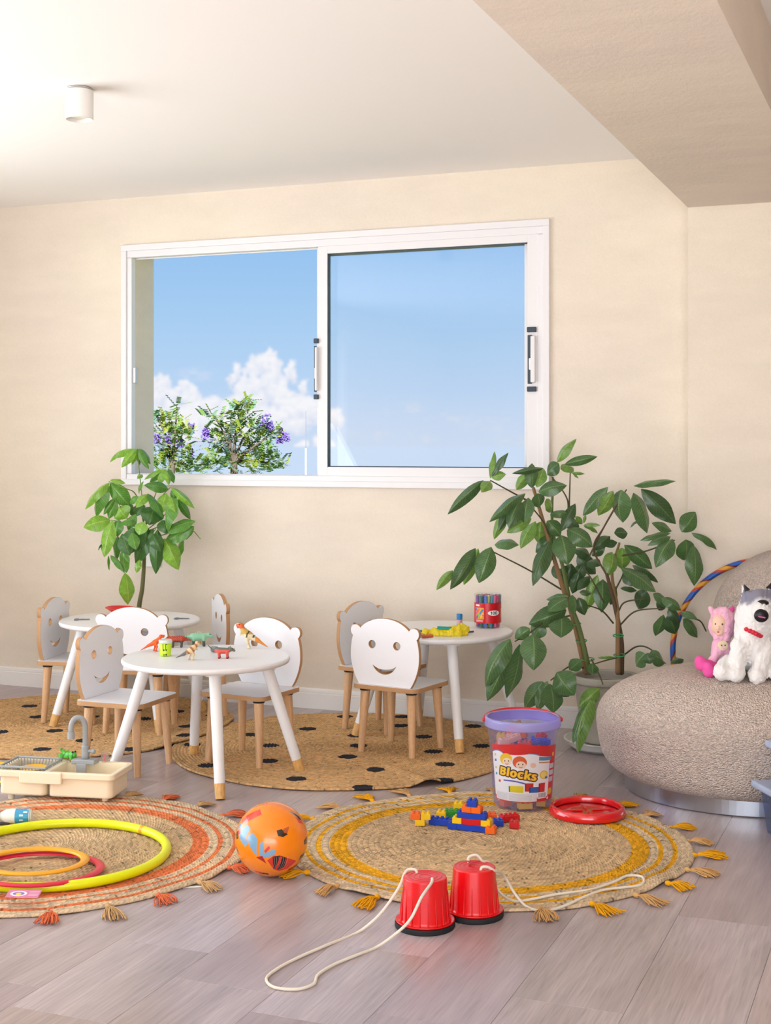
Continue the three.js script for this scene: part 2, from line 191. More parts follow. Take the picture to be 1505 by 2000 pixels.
// sliding window: outer frame, one sash slid over the other, dark latches; the other half stands open
{
  const win = room('window_1'), alu = mat('#ebe9ea', 0.35), dark = mat('#33414f', 0.45), glass = mat('#ffffff', 0.01, { transmission: 1, ior: 1.5, specularIntensity: 0.35 }), rubber = mat('#46525c', 0.6);
  const X0 = -3.672, X1 = -1.536, Y0 = 1.014, Y1 = 2.176, f = 0.05;
  const bar = (name, x0, x1, y0, y1, z0, z1, m = alu) => mesh(name, rbox(x1 - x0, y1 - y0, z1 - z0, 0.003, (x0 + x1) / 2, (y0 + y1) / 2, (z0 + z1) / 2), m, win);
  // face frame with a stepped inner edge
  bar('frame_top', X0, X1, Y1 - 0.03, Y1, -0.01, 0.016); bar('frame_bottom', X0, X1, Y0, Y0 + 0.028, -0.01, 0.018); bar('frame_side', X0 + 0.0004, X0 + 0.03, Y0 + 0.0275, Y1 - 0.0295, -0.01, 0.0155); bar('frame_side', X1 - 0.03, X1 - 0.0004, Y0 + 0.0275, Y1 - 0.0295, -0.01, 0.0155);
  bar('frame_rail', X0 + 0.028, X1 - 0.028, Y1 - 0.062, Y1 - 0.028, -0.075, 0.006); bar('frame_rail', X0 + 0.028, X1 - 0.028, Y0 + 0.026, Y0 + 0.052, -0.075, 0.01); bar('frame_jamb', X0 + 0.0285, X0 + 0.0555, Y0 + 0.053, Y1 - 0.063, -0.03, 0.0055); bar('frame_jamb', X1 - 0.0555, X1 - 0.0285, Y0 + 0.053, Y1 - 0.063, -0.075, 0.0055);
  bar('track', X0 + 0.05, X1 - 0.05, Y0 + 0.05, Y0 + 0.056, -0.034, -0.03); bar('track', X0 + 0.05, X1 - 0.05, Y1 - 0.068, Y1 - 0.062, -0.034, -0.03);
  // two sashes stacked on the right-hand side
  function sash(x0, x1, z) {
    const s = new THREE.Group(); s.name = 'sash'; win.add(s); const y0 = Y0 + 0.05, y1 = Y1 - 0.06, k = (name, a, b, c, d, m = alu, dz = 0.014) => mesh(name, rbox(b - a, d - c, 2 * dz, 0.003, (a + b) / 2, (c + d) / 2, z), m, s);
    k('stile', x0, x0 + 0.048, y0, y1); k('stile', x1 - 0.05, x1, y0, y1); k('rail', x0 + 0.046, x1 - 0.048, y1 - 0.036, y1); k('rail', x0 + 0.046, x1 - 0.048, y0, y0 + 0.044);
    k('gasket', x0 + 0.047, x0 + 0.051, y0 + 0.04, y1 - 0.034, rubber, 0.0145); k('gasket', x0 + 0.047, x1 - 0.048, y0 + 0.042, y0 + 0.046, rubber, 0.0145); k('gasket', x0 + 0.047, x1 - 0.048, y1 - 0.039, y1 - 0.035, rubber, 0.0145);
    mesh('pane', box(x1 - x0 - 0.09, y1 - y0 - 0.07, 0.005, (x0 + x1) / 2, (y0 + y1) / 2, z), glass, s); return s;
  }
  sash(-2.628, -1.588, -0.012); sash(-2.652, -1.612, -0.052);
  // latches
  const latch = (x, y, wide) => { const g = new THREE.Group(); g.name = 'latch'; win.add(g); mesh('end_block', rbox(wide, 0.022, 0.016, 0.003, x, y + 0.128, 0.008), dark, g); mesh('end_block', rbox(wide, 0.022, 0.016, 0.003, x, y - 0.128, 0.008), dark, g); mesh('back_strip', rbox(wide * 0.45, 0.21, 0.012, 0.002, x - wide * 0.22, y, 0.006), dark, g); mesh('grip', rbox(wide * 0.5, 0.2, 0.024, 0.004, x + wide * 0.2, y, 0.012), alu, g); mesh('thumb_slide', rbox(wide * 0.3, 0.05, 0.018, 0.003, x - wide * 0.12, y - 0.02, 0.01), alu, g); };
  latch(-1.616, 1.575, 0.04); latch(-2.634, 1.555, 0.022);
  mesh('strike', rbox(0.012, 0.075, 0.03, 0.003, -3.614, 1.545, -0.02), mat('#c9ccd0', 0.3, { metalness: 0.6 }), win); mesh('strike_lip', rbox(0.012, 0.075, 0.012, 0.003, -3.602, 1.545, 0.0), alu, win);
}
// ceiling spotlight, not lit
{
  const t = thing('ceiling_spotlight', 'white cylinder spotlight fixed on the white ceiling', 'lamp', [-2.676, ROOM.h, 1.83]), w = mat('#eeebe6', 0.5);
  mesh('mounting_plate', lathe([[0, 0], [0.043, 0], [0.043, -0.006], [0, -0.006]]), w, t);
  mesh('housing', lathe([[0, -0.008], [0.046, -0.008], [0.047, -0.01], [0.047, -0.104], [0.045, -0.106], [0.042, -0.105], [0.040, -0.095], [0.034, -0.09]]), w, t);
  mesh('lens', lathe([[0, -0.096], [0.036, -0.095]]), mat('#d9d6b8', 0.25), t);
}
// wall socket behind the small tree
{
  const t = thing('wall_socket', 'white socket plate on the wall behind the small potted tree', 'socket', [-3.497, 0.663, 0]), w = mat('#efece6', 0.4);
  mesh('plate', rbox(0.085, 0.085, 0.009, 0.003, 0, 0, 0.0055), w, t); mesh('insert', lathe([[0, 0.0105], [0.019, 0.0105], [0.021, 0.012], [0.022, 0.0105]], 24).rotateX(Math.PI / 2), w, t);
}
// ------------------------------------------------------------------ children's chairs and tables
const beechMap = texture(256, 1024, (x, y) => { const n = fbm(x / 256 * 22 + fbm(x / 60, y / 300, 2) * 4, y / 1024 * 5, 3) - 0.5, p = hash2(x >> 1, y >> 4) - 0.5, k = 1 + n * 0.22 + p * 0.06; return [214 * k, 170 * k, 126 * k]; });
const beech = new THREE.MeshPhysicalMaterial({ map: beechMap, roughness: 0.5 }), board = mat('#bf9266', 0.75), laminate = mat('#eeedf0', 0.35), paintWhite = mat('#efedec', 0.4), blackPlastic = mat('#17171a', 0.5);
const footMap = texture(128, 256, (x, y) => { const n = fbm(x / 128 * 18, y / 256 * 3, 3) - 0.5, k = 1 + n * 0.3; return [222 * k, 172 * k, 104 * k]; }), footWood = new THREE.MeshPhysicalMaterial({ map: footMap, roughness: 0.5 });
const chairBackShape = (() => { // bear's head: narrow base, full cheeks, two round ears, domed crown; eyes and smile are cut through
  const s = new THREE.Shape(), half = [[0.116, 0], [0.134, 0.03], [0.149, 0.075], [0.155, 0.115], [0.152, 0.155], [0.146, 0.183], [0.143, 0.192]];
  s.moveTo(-0.116, 0); s.lineTo(0.116, 0); s.bezierCurveTo(0.137, 0.028, 0.155, 0.075, 0.155, 0.115); s.bezierCurveTo(0.155, 0.15, 0.150, 0.172, 0.1445, 0.187);
  s.bezierCurveTo(0.158, 0.198, 0.157, 0.218, 0.146, 0.226); s.bezierCurveTo(0.134, 0.234, 0.118, 0.23, 0.110, 0.219);
  s.bezierCurveTo(0.085, 0.245, 0.045, 0.26, 0, 0.26); s.bezierCurveTo(-0.045, 0.26, -0.085, 0.245, -0.110, 0.219);
  s.bezierCurveTo(-0.118, 0.23, -0.134, 0.234, -0.146, 0.226); s.bezierCurveTo(-0.157, 0.218, -0.158, 0.198, -0.1445, 0.187);
  s.bezierCurveTo(-0.150, 0.172, -0.155, 0.15, -0.155, 0.115); s.bezierCurveTo(-0.155, 0.075, -0.137, 0.028, -0.116, 0);
  for (const x of [-0.056, 0.056]) { const p = new THREE.Path(); p.absarc(x, 0.158, 0.0155, 0, Math.PI * 2, true); s.holes.push(p); }
  const m = new THREE.Path(); m.moveTo(-0.053, 0.079); m.bezierCurveTo(-0.03, 0.034, 0.03, 0.034, 0.053, 0.079); m.bezierCurveTo(0.03, 0.057, -0.03, 0.057, -0.053, 0.079); s.holes.push(m);
  return s;
})();
function kidsChair(label, x, z, deg) {
  const c = thing('kids_chair', label, 'chair', [x, 0, z], deg * Math.PI / 180, "children's bear chairs"), H = 0.267, T = 0.017;
  mesh('seat', extrude(roundRect(0.293, 0.279, 0.034), T, 0.0012, 10).rotateX(Math.PI / 2).translate(0, H - T / 2, 0), [laminate, board], c);
  mesh('backrest', extrude(chairBackShape, 0.017, 0.0008, 14).translate(0, H, -0.118), [laminate, board], c);
  for (const [sx, sz] of [[-1, -1], [1, -1], [1, 1], [-1, 1]]) {
    const top = V(sx * 0.104, H - T - 0.008, sz * 0.098), foot = V(sx * 0.116, 0, sz * 0.112), g = rod(foot, top, 0.0122, 0.0185, 20); const uv = g.attributes.uv; for (let i = 0; i < uv.count; i++) uv.setXY(i, uv.getX(i) * 0.4 + sx * 0.2, uv.getY(i) * 0.3 + sz * 0.3);
    const leg = mesh('leg', g, beech, c); mesh('collar', new THREE.CylinderGeometry(0.0238, 0.0215, 0.0105, 20).translate(top.x, top.y + 0.0027, top.z), blackPlastic, leg);
  }
  return c;
}
const chairProto = kidsChair('white bear chair left of the dinosaur table, its seat turned to that table', -2.804, 1.329, 91.3);
const chairAt = (label, x, z, deg) => twin(chairProto, label, [x, 0.0092, z], deg * Math.PI / 180);
chairAt('white bear chair behind the dinosaur table, facing the camera', -2.427, 1.063, -7);
chairAt('white bear chair in front of the pen jar table, backrest towards the camera', -1.952, 0.697, 170);
chairAt('shaded bear chair half hidden behind another chair at the pen jar table', -2.18, 0.325, 74.6);
chairAt('bear chair nearest the baseboard corner, left of the rear table', -3.49, 0.634, 101);
chairAt('bear chair at the rear table with its backrest towards the camera', -3.118, 0.73, 194.7);
chairAt('bear chair seen almost edge-on at the right of the rear table', -3.078, 0.342, -49);
function roundTable(label, x, z, legs, lift = 0.0092, r = 0.305) {
  const t = thing('round_kids_table', label, 'table', [x, lift, z], 0, "round children's tables"), H = 0.435;
  mesh('table_top', lathe([[0, H - 0.022], [r - 0.012, H - 0.022], [r - 0.004, H - 0.019], [r, H - 0.011], [r - 0.0015, H - 0.004], [r - 0.006, H], [0, H]], 72), paintWhite, t);
  mesh('cross_brace', merge([0, 1].map((k) => rbox(0.36, 0.02, 0.045, 0.003, 0, H - 0.033, 0).rotateY(-Math.atan2(legs[k][1], legs[k][0])))), paintWhite, t);
  legs.forEach(([dx, dz]) => {
    const a = Math.atan2(dz, dx), foot = V(Math.cos(a) * 0.345, 0, Math.sin(a) * 0.345), top = V(Math.cos(a) * 0.215, H - 0.026, Math.sin(a) * 0.215), d = top.clone().sub(foot), tip = foot.clone().addScaledVector(d, 0.052 / d.length());
    const leg = mesh('leg', rod(tip, top, 0.0185, 0.0215, 22), paintWhite, t); const ft = rod(foot, tip, 0.0172, 0.0186, 22); mesh('foot_tip', ft, footWood, leg); mesh('leg_plate', new THREE.CylinderGeometry(0.036, 0.036, 0.012, 24).translate(top.x, H - 0.0285, top.z), paintWhite, leg);
  });
  return t;
}
roundTable('low white round table in front with toy dinosaurs on it', -2.466, 1.337, [[0.209, 0.277], [0.31, -0.19], [-0.209, -0.277], [-0.31, 0.19]], 0.001);
roundTable('low white round table with the red pen jar on it', -1.905, 0.385, [[0.164, 0.252], [0.27, -0.17], [-0.18, -0.26], [-0.327, 0.139]]);
roundTable('low white round table at the rear before the small tree', -3.279, 0.556, [[0.25, 0.19], [0.19, -0.25], [-0.25, -0.19], [-0.19, 0.25]]);
// ------------------------------------------------------------------ braided jute rugs
const RUG_H = 0.0095;
// one rug's colours: mottled jute yarn, laid as concentric plaits; bands of dyed plait and dyed dots are part of the yarn
function rugMaps(R, pitch, bands, dots, seed, jute) {
  const S = 1536, m = 2 * R / S, r = rng(seed), off = r() * 100;
  const col = texture(S, S, (x, y) => {
    const X = (x + 0.5) * m - R, Z = (y + 0.5) * m - R, rad = Math.hypot(X, Z), th = Math.atan2(Z, X), k = Math.floor(rad / pitch), f = rad / pitch - k, s = th * (k + 0.5) * pitch / (pitch * 0.85);
    let c = jute; for (const [a, b, d] of bands) if (rad > a && rad < b) c = d;
    for (const [dx, dz, dr] of dots) { const q = Math.hypot(X - dx, Z - dz) + (hash2(k, Math.floor(s * 0.7)) - 0.5) * 0.006; if (q < dr) c = [52, 52, 58]; }
    const strand = Math.floor(s + (f < 0.5 ? f : 1 - f) * 1.2), a = hash2(k * 7 + (f < 0.5 ? 1 : 0), strand) - 0.5, fleck = hash2(Math.floor(s * 2.3) + 900, k * 5) > 0.975 ? -0.28 : 0, patch = fbm(X * 5 + off, Z * 5, 3) - 0.5, fib = hash2(x, y) - 0.5, coil = hash2(k, seed) - 0.5;
    const q = 1 + a * 0.22 + fleck + patch * 0.2 + fib * 0.14 + coil * 0.09; return [clamp(c[0] * q, 0, 255), clamp(c[1] * (q - a * 0.02), 0, 255), clamp(c[2] * (q - a * 0.05), 0, 255)];
  });
  return col;
}
function rugBump(R, pitch) { const S = 1536, m = 2 * R / S; return texture(S, S, (x, y) => { const X = (x + 0.5) * m - R, Z = (y + 0.5) * m - R, rad = Math.hypot(X, Z), th = Math.atan2(Z, X), k = Math.floor(rad / pitch), f = rad / pitch - k, s = th * (k + 0.5) * pitch / (pitch * 0.85) + (f < 0.5 ? f : 1 - f) * 1.4, u = s - Math.floor(s); const v = 60 + 130 * Math.sin(Math.PI * u) * Math.sqrt(Math.sin(Math.PI * f)) + (hash2(x, y) - 0.5) * 60; return [clamp(v, 0, 255), 0, 0]; }, false); }
// real relief: every coil of plait is a rounded ring
function rugBody(R, pitch, lift) {
  const n = Math.round(R / pitch), prof = []; for (let k = 0; k < n; k++) for (const f of k ? [0.06, 0.3, 0.7, 0.94] : [0.0, 0.3, 0.7, 0.94]) prof.push([(k + f) * R / n, RUG_H * (0.4 + 0.6 * Math.sqrt(Math.max(0, Math.sin(Math.PI * f))))]);
  prof.push([R - 0.0002, RUG_H * 0.35], [R - 0.002, 0.0006], [0.001, 0.0006]);
  const seg = 220, g = new THREE.LatheGeometry(prof.map(([a, b]) => new THREE.Vector2(a, b)), seg), p = g.attributes.position, uv = g.attributes.uv;
  for (let i = 0; i < p.count; i++) { const x = p.getX(i), z = p.getZ(i); uv.setXY(i, (x + R) / (2 * R), (z + R) / (2 * R)); const rad = Math.hypot(x, z), edge = 1 + smooth(R * 0.75, R, rad) * (fbm(x * 3 + 5, z * 3 + R * 9, 2) - 0.5) * 0.05; p.setXYZ(i, x * edge, p.getY(i) + lift(x, z, rad), z * edge); }
  g.computeVertexNormals(); return g;
}
function rug(name, label, x, z, R, turn, geometry, material) { const t = thing(name, label, 'rug', [x, 0, z], turn); mesh('braid', geometry, material, t); return t; }
{
  const jute = [208, 167, 118], dot = (list) => list.map(([x, z]) => [x, z, 0.036]);
  const dots1 = dot([[-0.288, 0.096], [-0.283, -0.251], [-0.169, 0.344], [0.049, 0.561], [0.32, 0.592], [0.259, 0.324], [0.081, 0.167], [0.042, -0.031], [0.057, -0.458], [0.226, -0.285], [0.355, -0.041], [0.469, 0.149], [0.544, 0.387], [0.347, -0.554], [0.501, -0.205], [-0.005, -0.64], [-0.04, -0.202], [-0.453, -0.06], [-0.35, 0.5], [-0.58, 0.2], [-0.24, -0.55]]);
  const dots2 = dot([[-0.394, -0.235], [-0.206, -0.038], [0.04, 0.186], [-0.16, 0.288], [0.008, -0.128], [0.265, 0.302], [0.204, 0.503], [0.249, -0.173], [0.323, 0.064], [0.52, 0.377], [0.296, -0.373], [0.62, 0.113], [0.52, -0.095], [-0.4, 0.12], [-0.1, 0.56], [-0.38, 0.46], [-0.6, -0.02], [0, -0.4], [-0.2, -0.5], [0.5, -0.35]]);
  const R = 0.69, pitch = 0.0132, bump = rugBump(R, pitch);
  const spotted = (dots, seed) => new THREE.MeshPhysicalMaterial({ map: rugMaps(R, pitch, [], dots, seed, jute), bumpMap: bump, bumpScale: 0.004, roughness: 0.95, specularIntensity: 0.2 });
  // the rug at the pen jar table: its front hem is rucked up in two small folds
  const S1 = { x: -2.179, z: 0.722 }, S2 = { x: -3.47, z: 0.712 };
  const fold = (x, z, cx, cz, w, h, out) => { const d = Math.hypot(x - cx, z - cz); return h * Math.exp(-d * d / (w * w)) * out; };
  const g1 = rugBody(R, pitch, (x, z, rad) => { const out = smooth(0.45, 0.69, rad), e = onY(838, 1536), q = onY(962, 1528); return out * 0.003 * fbm(x * 8 + 3, z * 8, 2) + fold(x, z, e.x - S1.x, e.z - S1.z, 0.05, 0.022, out) + fold(x, z, q.x - S1.x, q.z - S1.z, 0.05, 0.010, out); });
  rug('spotted_rug', 'round jute rug with black dots under the pen jar table', S1.x, S1.z, R, 0, g1, spotted(dots1, 3));
  const g2 = rugBody(R, pitch, (x, z, rad) => { const wx = x + S2.x - S1.x, wz = z + S2.z - S1.z, d = Math.hypot(wx, wz); return smooth(R + 0.09, R - 0.0, d) * (RUG_H + 0.002) + smooth(0.5, 0.69, rad) * 0.003 * fbm(x * 7, z * 7 + 8, 2); });
  rug('spotted_rug', 'round jute rug with black dots under the rear table', S2.x, S2.z, R, 0, g2, spotted(dots2, 8));
}
// tassels: a bound neck and a spread bundle of yarn, lying flat and pointing along +x
function tasselGeometry(seed, len = 0.085) {
  const r = rng(seed), list = [ball(0.0075, 0.008, 0.0075, 0, 1.5, 1, 1, 8)];
  for (let i = 0; i < 40; i++) { const a = (r() - 0.5) * 1.1, l = len * (0.75 + r() * 0.35), y = 0.002 + r() * 0.009, b = (r() - 0.5) * 0.03; list.push(new THREE.TubeGeometry(new THREE.CatmullRomCurve3([V(0.012, 0.007, (r() - 0.5) * 0.006), V(l * 0.45, y + 0.006, Math.sin(a) * l * 0.3 + b * 0.3), V(l * 0.8, y + 0.002, Math.sin(a) * l * 0.5 + b), V(l, 0.002 + r() * 0.004, Math.sin(a) * l * 0.55 + b + (r() - 0.5) * 0.012)]), 6, 0.0015, 4)); }
  return merge(list);
}
const tasselShapes = [...Array(5)].map((_, i) => tasselGeometry(40 + i, 0.074 + i * 0.005));
function fringe(t, R, n, phase, dyes, seed, skip = () => false) { const r = rng(seed); for (let i = 0; i < n; i++) { const a = phase + i / n * Math.PI * 2; if (skip(a)) continue; const o = mesh('tassel', tasselShapes[Math.floor(r() * 5)], dyes[i % dyes.length], t); o.position.set(Math.cos(a) * (R - 0.004), 0.0008, Math.sin(a) * (R - 0.004)); o.rotation.y = -a + (r() - 0.5) * 0.5; o.scale.set(1 + (r() - 0.5) * 0.25, 1, 1 + (r() - 0.5) * 0.3); } }
{
  const R = 0.6, pitch = 0.0172, bump = rugBump(R, pitch), jute = [206, 175, 135], pale = [208, 184, 152], gold = [226, 164, 38], coral = [224, 124, 78];
  const make = (bands, seed) => new THREE.MeshPhysicalMaterial({ map: rugMaps(R, pitch, bands, [], seed, jute), bumpMap: bump, bumpScale: 0.005, roughness: 0.95, specularIntensity: 0.2 });
  const wave = (s) => (x, z, rad) => smooth(0.4, 0.6, rad) * 0.007 * smooth(0.4, 0.75, fbm(x * 6 + s, z * 6 + s * 2, 2)), yarn = (c) => mat(new THREE.Color().setRGB(c[0] / 255, c[1] / 255, c[2] / 255, THREE.SRGBColorSpace), 0.95, { specularIntensity: 0.2 });
  const yw = rug('fringed_rug', 'round jute rug with yellow bands and tassels under the building blocks', -1.251, 1.79, R, 0, rugBody(R, pitch, wave(3)), make([[0.425, 0.476, gold], [0.476, 0.60, pale], [0.502, 0.516, gold], [0.541, 0.555, gold]], 11));
  fringe(yw, R, 26, 0.08, [yarn([206, 160, 104]), yarn([232, 166, 30])], 4, (a) => { const x = -1.251 + Math.cos(a) * 0.64, z = 1.79 + Math.sin(a) * 0.64; return Math.hypot(x + 1.187, z - 2.52) < 0.13 || Math.hypot(x + 1.098, z - 2.397) < 0.13; });
  const or = rug('fringed_rug', 'round jute rug with orange bands and tassels under the hoops', -2.461, 2.324, R, 0, rugBody(R, pitch, wave(8)), make([[0.435, 0.484, coral], [0.484, 0.60, pale], [0.51, 0.523, coral], [0.552, 0.566, coral]], 12));
  fringe(or, R, 26, 0.2, [yarn([206, 166, 116]), yarn([222, 116, 76])], 6);
}
// ------------------------------------------------------------------ plants
// a leaf one unit long along +y, one unit wide, arched and folded along its midrib, the tip pointed
function leafGeometry(arch, fold, wave, seed, belly = 0.82) {
  const nu = 6, nv = 10, pos = [], uv = [], idx = [];
  for (let j = 0; j <= nv; j++) for (let i = 0; i <= nu; i++) {
    const t = j / nv, s = i / nu * 2 - 1, w = Math.pow(Math.sin(Math.PI * Math.pow(clamp(t, 0.004, 0.996), belly)), 0.78) * (1 - 0.12 * t * t);
    const x = s * 0.5 * w, z = arch * 4 * t * (1 - t) * 0.25 - Math.abs(s) * w * fold * 0.5 + wave * Math.sin(t * 11 + seed + s * 2) * Math.abs(s) * w;
    pos.push(x, t, z); uv.push(i / nu, t);
  }
  for (let j = 0; j < nv; j++) for (let i = 0; i < nu; i++) { const a = j * (nu + 1) + i, b = a + nu + 1; idx.push(a, a + 1, b, a + 1, b + 1, b); }
  const g = new THREE.BufferGeometry(); g.setAttribute('position', new THREE.Float32BufferAttribute(pos, 3)); g.setAttribute('uv', new THREE.Float32BufferAttribute(uv, 2)); g.setIndex(idx); g.computeVertexNormals(); return g;
}
const leafShapes = [leafGeometry(0.5, 0.25, 0.02, 1, 0.95), leafGeometry(0.8, 0.35, 0.03, 2, 0.9), leafGeometry(0.35, 0.15, 0.03, 3, 1.02), leafGeometry(0.65, 0.3, 0.015, 4, 0.86)];
const leafMap = (base, vein, seed) => texture(128, 512, (x, y) => { const s = Math.abs(x / 127 * 2 - 1), t = y / 511, mid = smooth(0.07, 0.02, s), side = smooth(0.80, 0.97, Math.abs(Math.sin((t * 13 - s * 2.6) * Math.PI))) * 0.34 * (1 - s * 0.5), n = fbm(x / 30 + seed, y / 40, 3) - 0.5, k = Math.max(mid * 0.8, side), q = 1 + n * 0.3; return [0, 1, 2].map((c) => clamp(mixn(base[c] * q, vein[c], k), 0, 255)); }, true, false);
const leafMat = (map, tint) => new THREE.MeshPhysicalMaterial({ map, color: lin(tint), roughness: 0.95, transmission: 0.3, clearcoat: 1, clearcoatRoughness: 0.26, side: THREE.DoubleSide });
const stemMat = (c) => mat(c, 0.75);
// leaves given by where base and tip stand; each keeps its own slant
function leaf(parent, a, b, w, m, r, face = 0.8) {
  const Y = b.clone().sub(a), len = Y.length(); Y.normalize();
  const N = FW.clone().multiplyScalar(-face).add(V((r() - 0.5) * 0.9, 0.45 + (r() - 0.5) * 0.5, (r() - 0.5) * 0.9)); N.addScaledVector(Y, -N.dot(Y)).normalize();
  const X = new THREE.Vector3().crossVectors(Y, N), o = mesh('leaf', leafShapes[Math.floor(r() * 4)], m, parent);
  o.matrixAutoUpdate = true; new THREE.Matrix4().makeBasis(X, Y, N).decompose(V(), o.quaternion, V()); o.position.copy(a).sub(parent.position); o.scale.set(w, len, len); return o;
}
function plantStem(parent, name, pts, r0, r1, m) { return mesh(name, tube(pts.map((p) => p.clone().sub(parent.position)), (t) => mixn(r0, r1, t), pts.length * 8, 8), m, parent); }
{ // umbrella plant in the grey pot
  const P = (x, y, d = 0) => at(820 + x / 2.508, 830 + y / 2.508, 5.5 + d), u = 5.5 / FOCAL / 2.508, foot = V(-1.222, 0, 0.335), t = thing('umbrella_plant', 'tall umbrella plant with dark glossy leaves in the grey pot', 'plant', foot.toArray()), r = rng(31);
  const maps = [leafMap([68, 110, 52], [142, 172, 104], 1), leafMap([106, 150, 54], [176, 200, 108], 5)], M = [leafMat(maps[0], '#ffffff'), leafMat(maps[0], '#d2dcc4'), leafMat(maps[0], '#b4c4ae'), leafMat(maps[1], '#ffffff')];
  const bark = stemMat('#8a6a45'), barkDark = stemMat('#5d4a33'), green = stemMat('#5b6b35');
  plantStem(t, 'cane', [P(812, 1212, 0.02), P(745, 930, 0), P(700, 800, -0.03), P(640, 600, -0.06), P(555, 310, -0.1)], 0.0125, 0.0065, bark);
  plantStem(t, 'cane', [P(830, 1212, -0.03), P(780, 1000, -0.03), P(735, 870, 0.02), P(700, 700, 0.06), P(650, 520, 0.1), P(650, 260, 0.12)], 0.011, 0.005, green);
  plantStem(t, 'cane', [P(985, 1212, 0.05), P(985, 1060, 0.05), P(945, 850, 0.03), P(915, 735, 0)], 0.0115, 0.007, barkDark); plantStem(t, 'petiole', [P(915, 740, 0), P(850, 600, 0), P(900, 500, -0.02), P(945, 420, -0.04), P(1010, 318, -0.06)], 0.0042, 0.0026, barkDark);
  plantStem(t, 'cane', [P(968, 1212, 0), P(968, 1040, 0.02), P(965, 900, 0.04), P(940, 720, 0.08), P(975, 580, 0.1)], 0.0105, 0.005, bark);
  const pet = (...pts) => plantStem(t, 'petiole', pts, 0.0034, 0.0024, stemMat('#4c4a2c'));
  const petm = stemMat('#4f4b2e'); const petiole = (pts) => plantStem(t, 'petiole', pts, 0.0036, 0.0024, petm);
  petiole([P(690, 805, -0.03), P(540, 715, -0.1), P(355, 620, -0.2)]); petiole([P(545, 380, -0.1), P(450, 330, -0.16), P(345, 272, -0.22)]); petiole([P(640, 560, -0.05), P(600, 470, -0.12), P(500, 352, -0.18)]);
  petiole([P(945, 970, 0.05), P(890, 910, 0), P(790, 875, -0.08)]); petiole([P(975, 985, 0.05), P(1050, 915, 0.02), P(1180, 898, -0.05)]); petiole([P(970, 915, 0.05), P(1000, 870, 0.02), P(1110, 850, 0)]); petiole([P(1000, 1125, 0.05), P(1060, 1086, 0), P(1130, 1100, -0.1), P(1200, 1168, -0.15)]);
  petiole([P(830, 640, 0), P(890, 520, 0), P(945, 425, -0.04)]); petiole([P(990, 640, 0.08), P(1105, 618, 0.05), P(1245, 565, 0)]); petiole([P(725, 430, 0.1), P(722, 370, 0.1), P(690, 310, 0.1), P(645, 255, 0.1)]); petiole([P(730, 400, 0.1), P(735, 235, 0.12)]); petiole([P(730, 935, 0), P(620, 960, -0.1), P(520, 1030, -0.22), P(465, 1060, -0.28)]); petiole([P(800, 1190, -0.03), P(740, 1180, -0.1), P(640, 1250, -0.22)]); petiole([P(840, 1150, -0.03), P(880, 1230, -0.15), P(895, 1270, -0.22)]); petiole([P(1000, 1130, 0.05), P(870, 1165, -0.1), P(830, 1180, -0.12)]); petiole([P(960, 800, 0.05), P(990, 740, 0.02), P(1000, 700, 0)]); petiole([P(900, 870, 0), P(830, 740, -0.05), P(790, 690, -0.05)]); petiole([P(1300, 940, -0.05), P(1370, 960, -0.02), P(1400, 1010, 0.02)]);
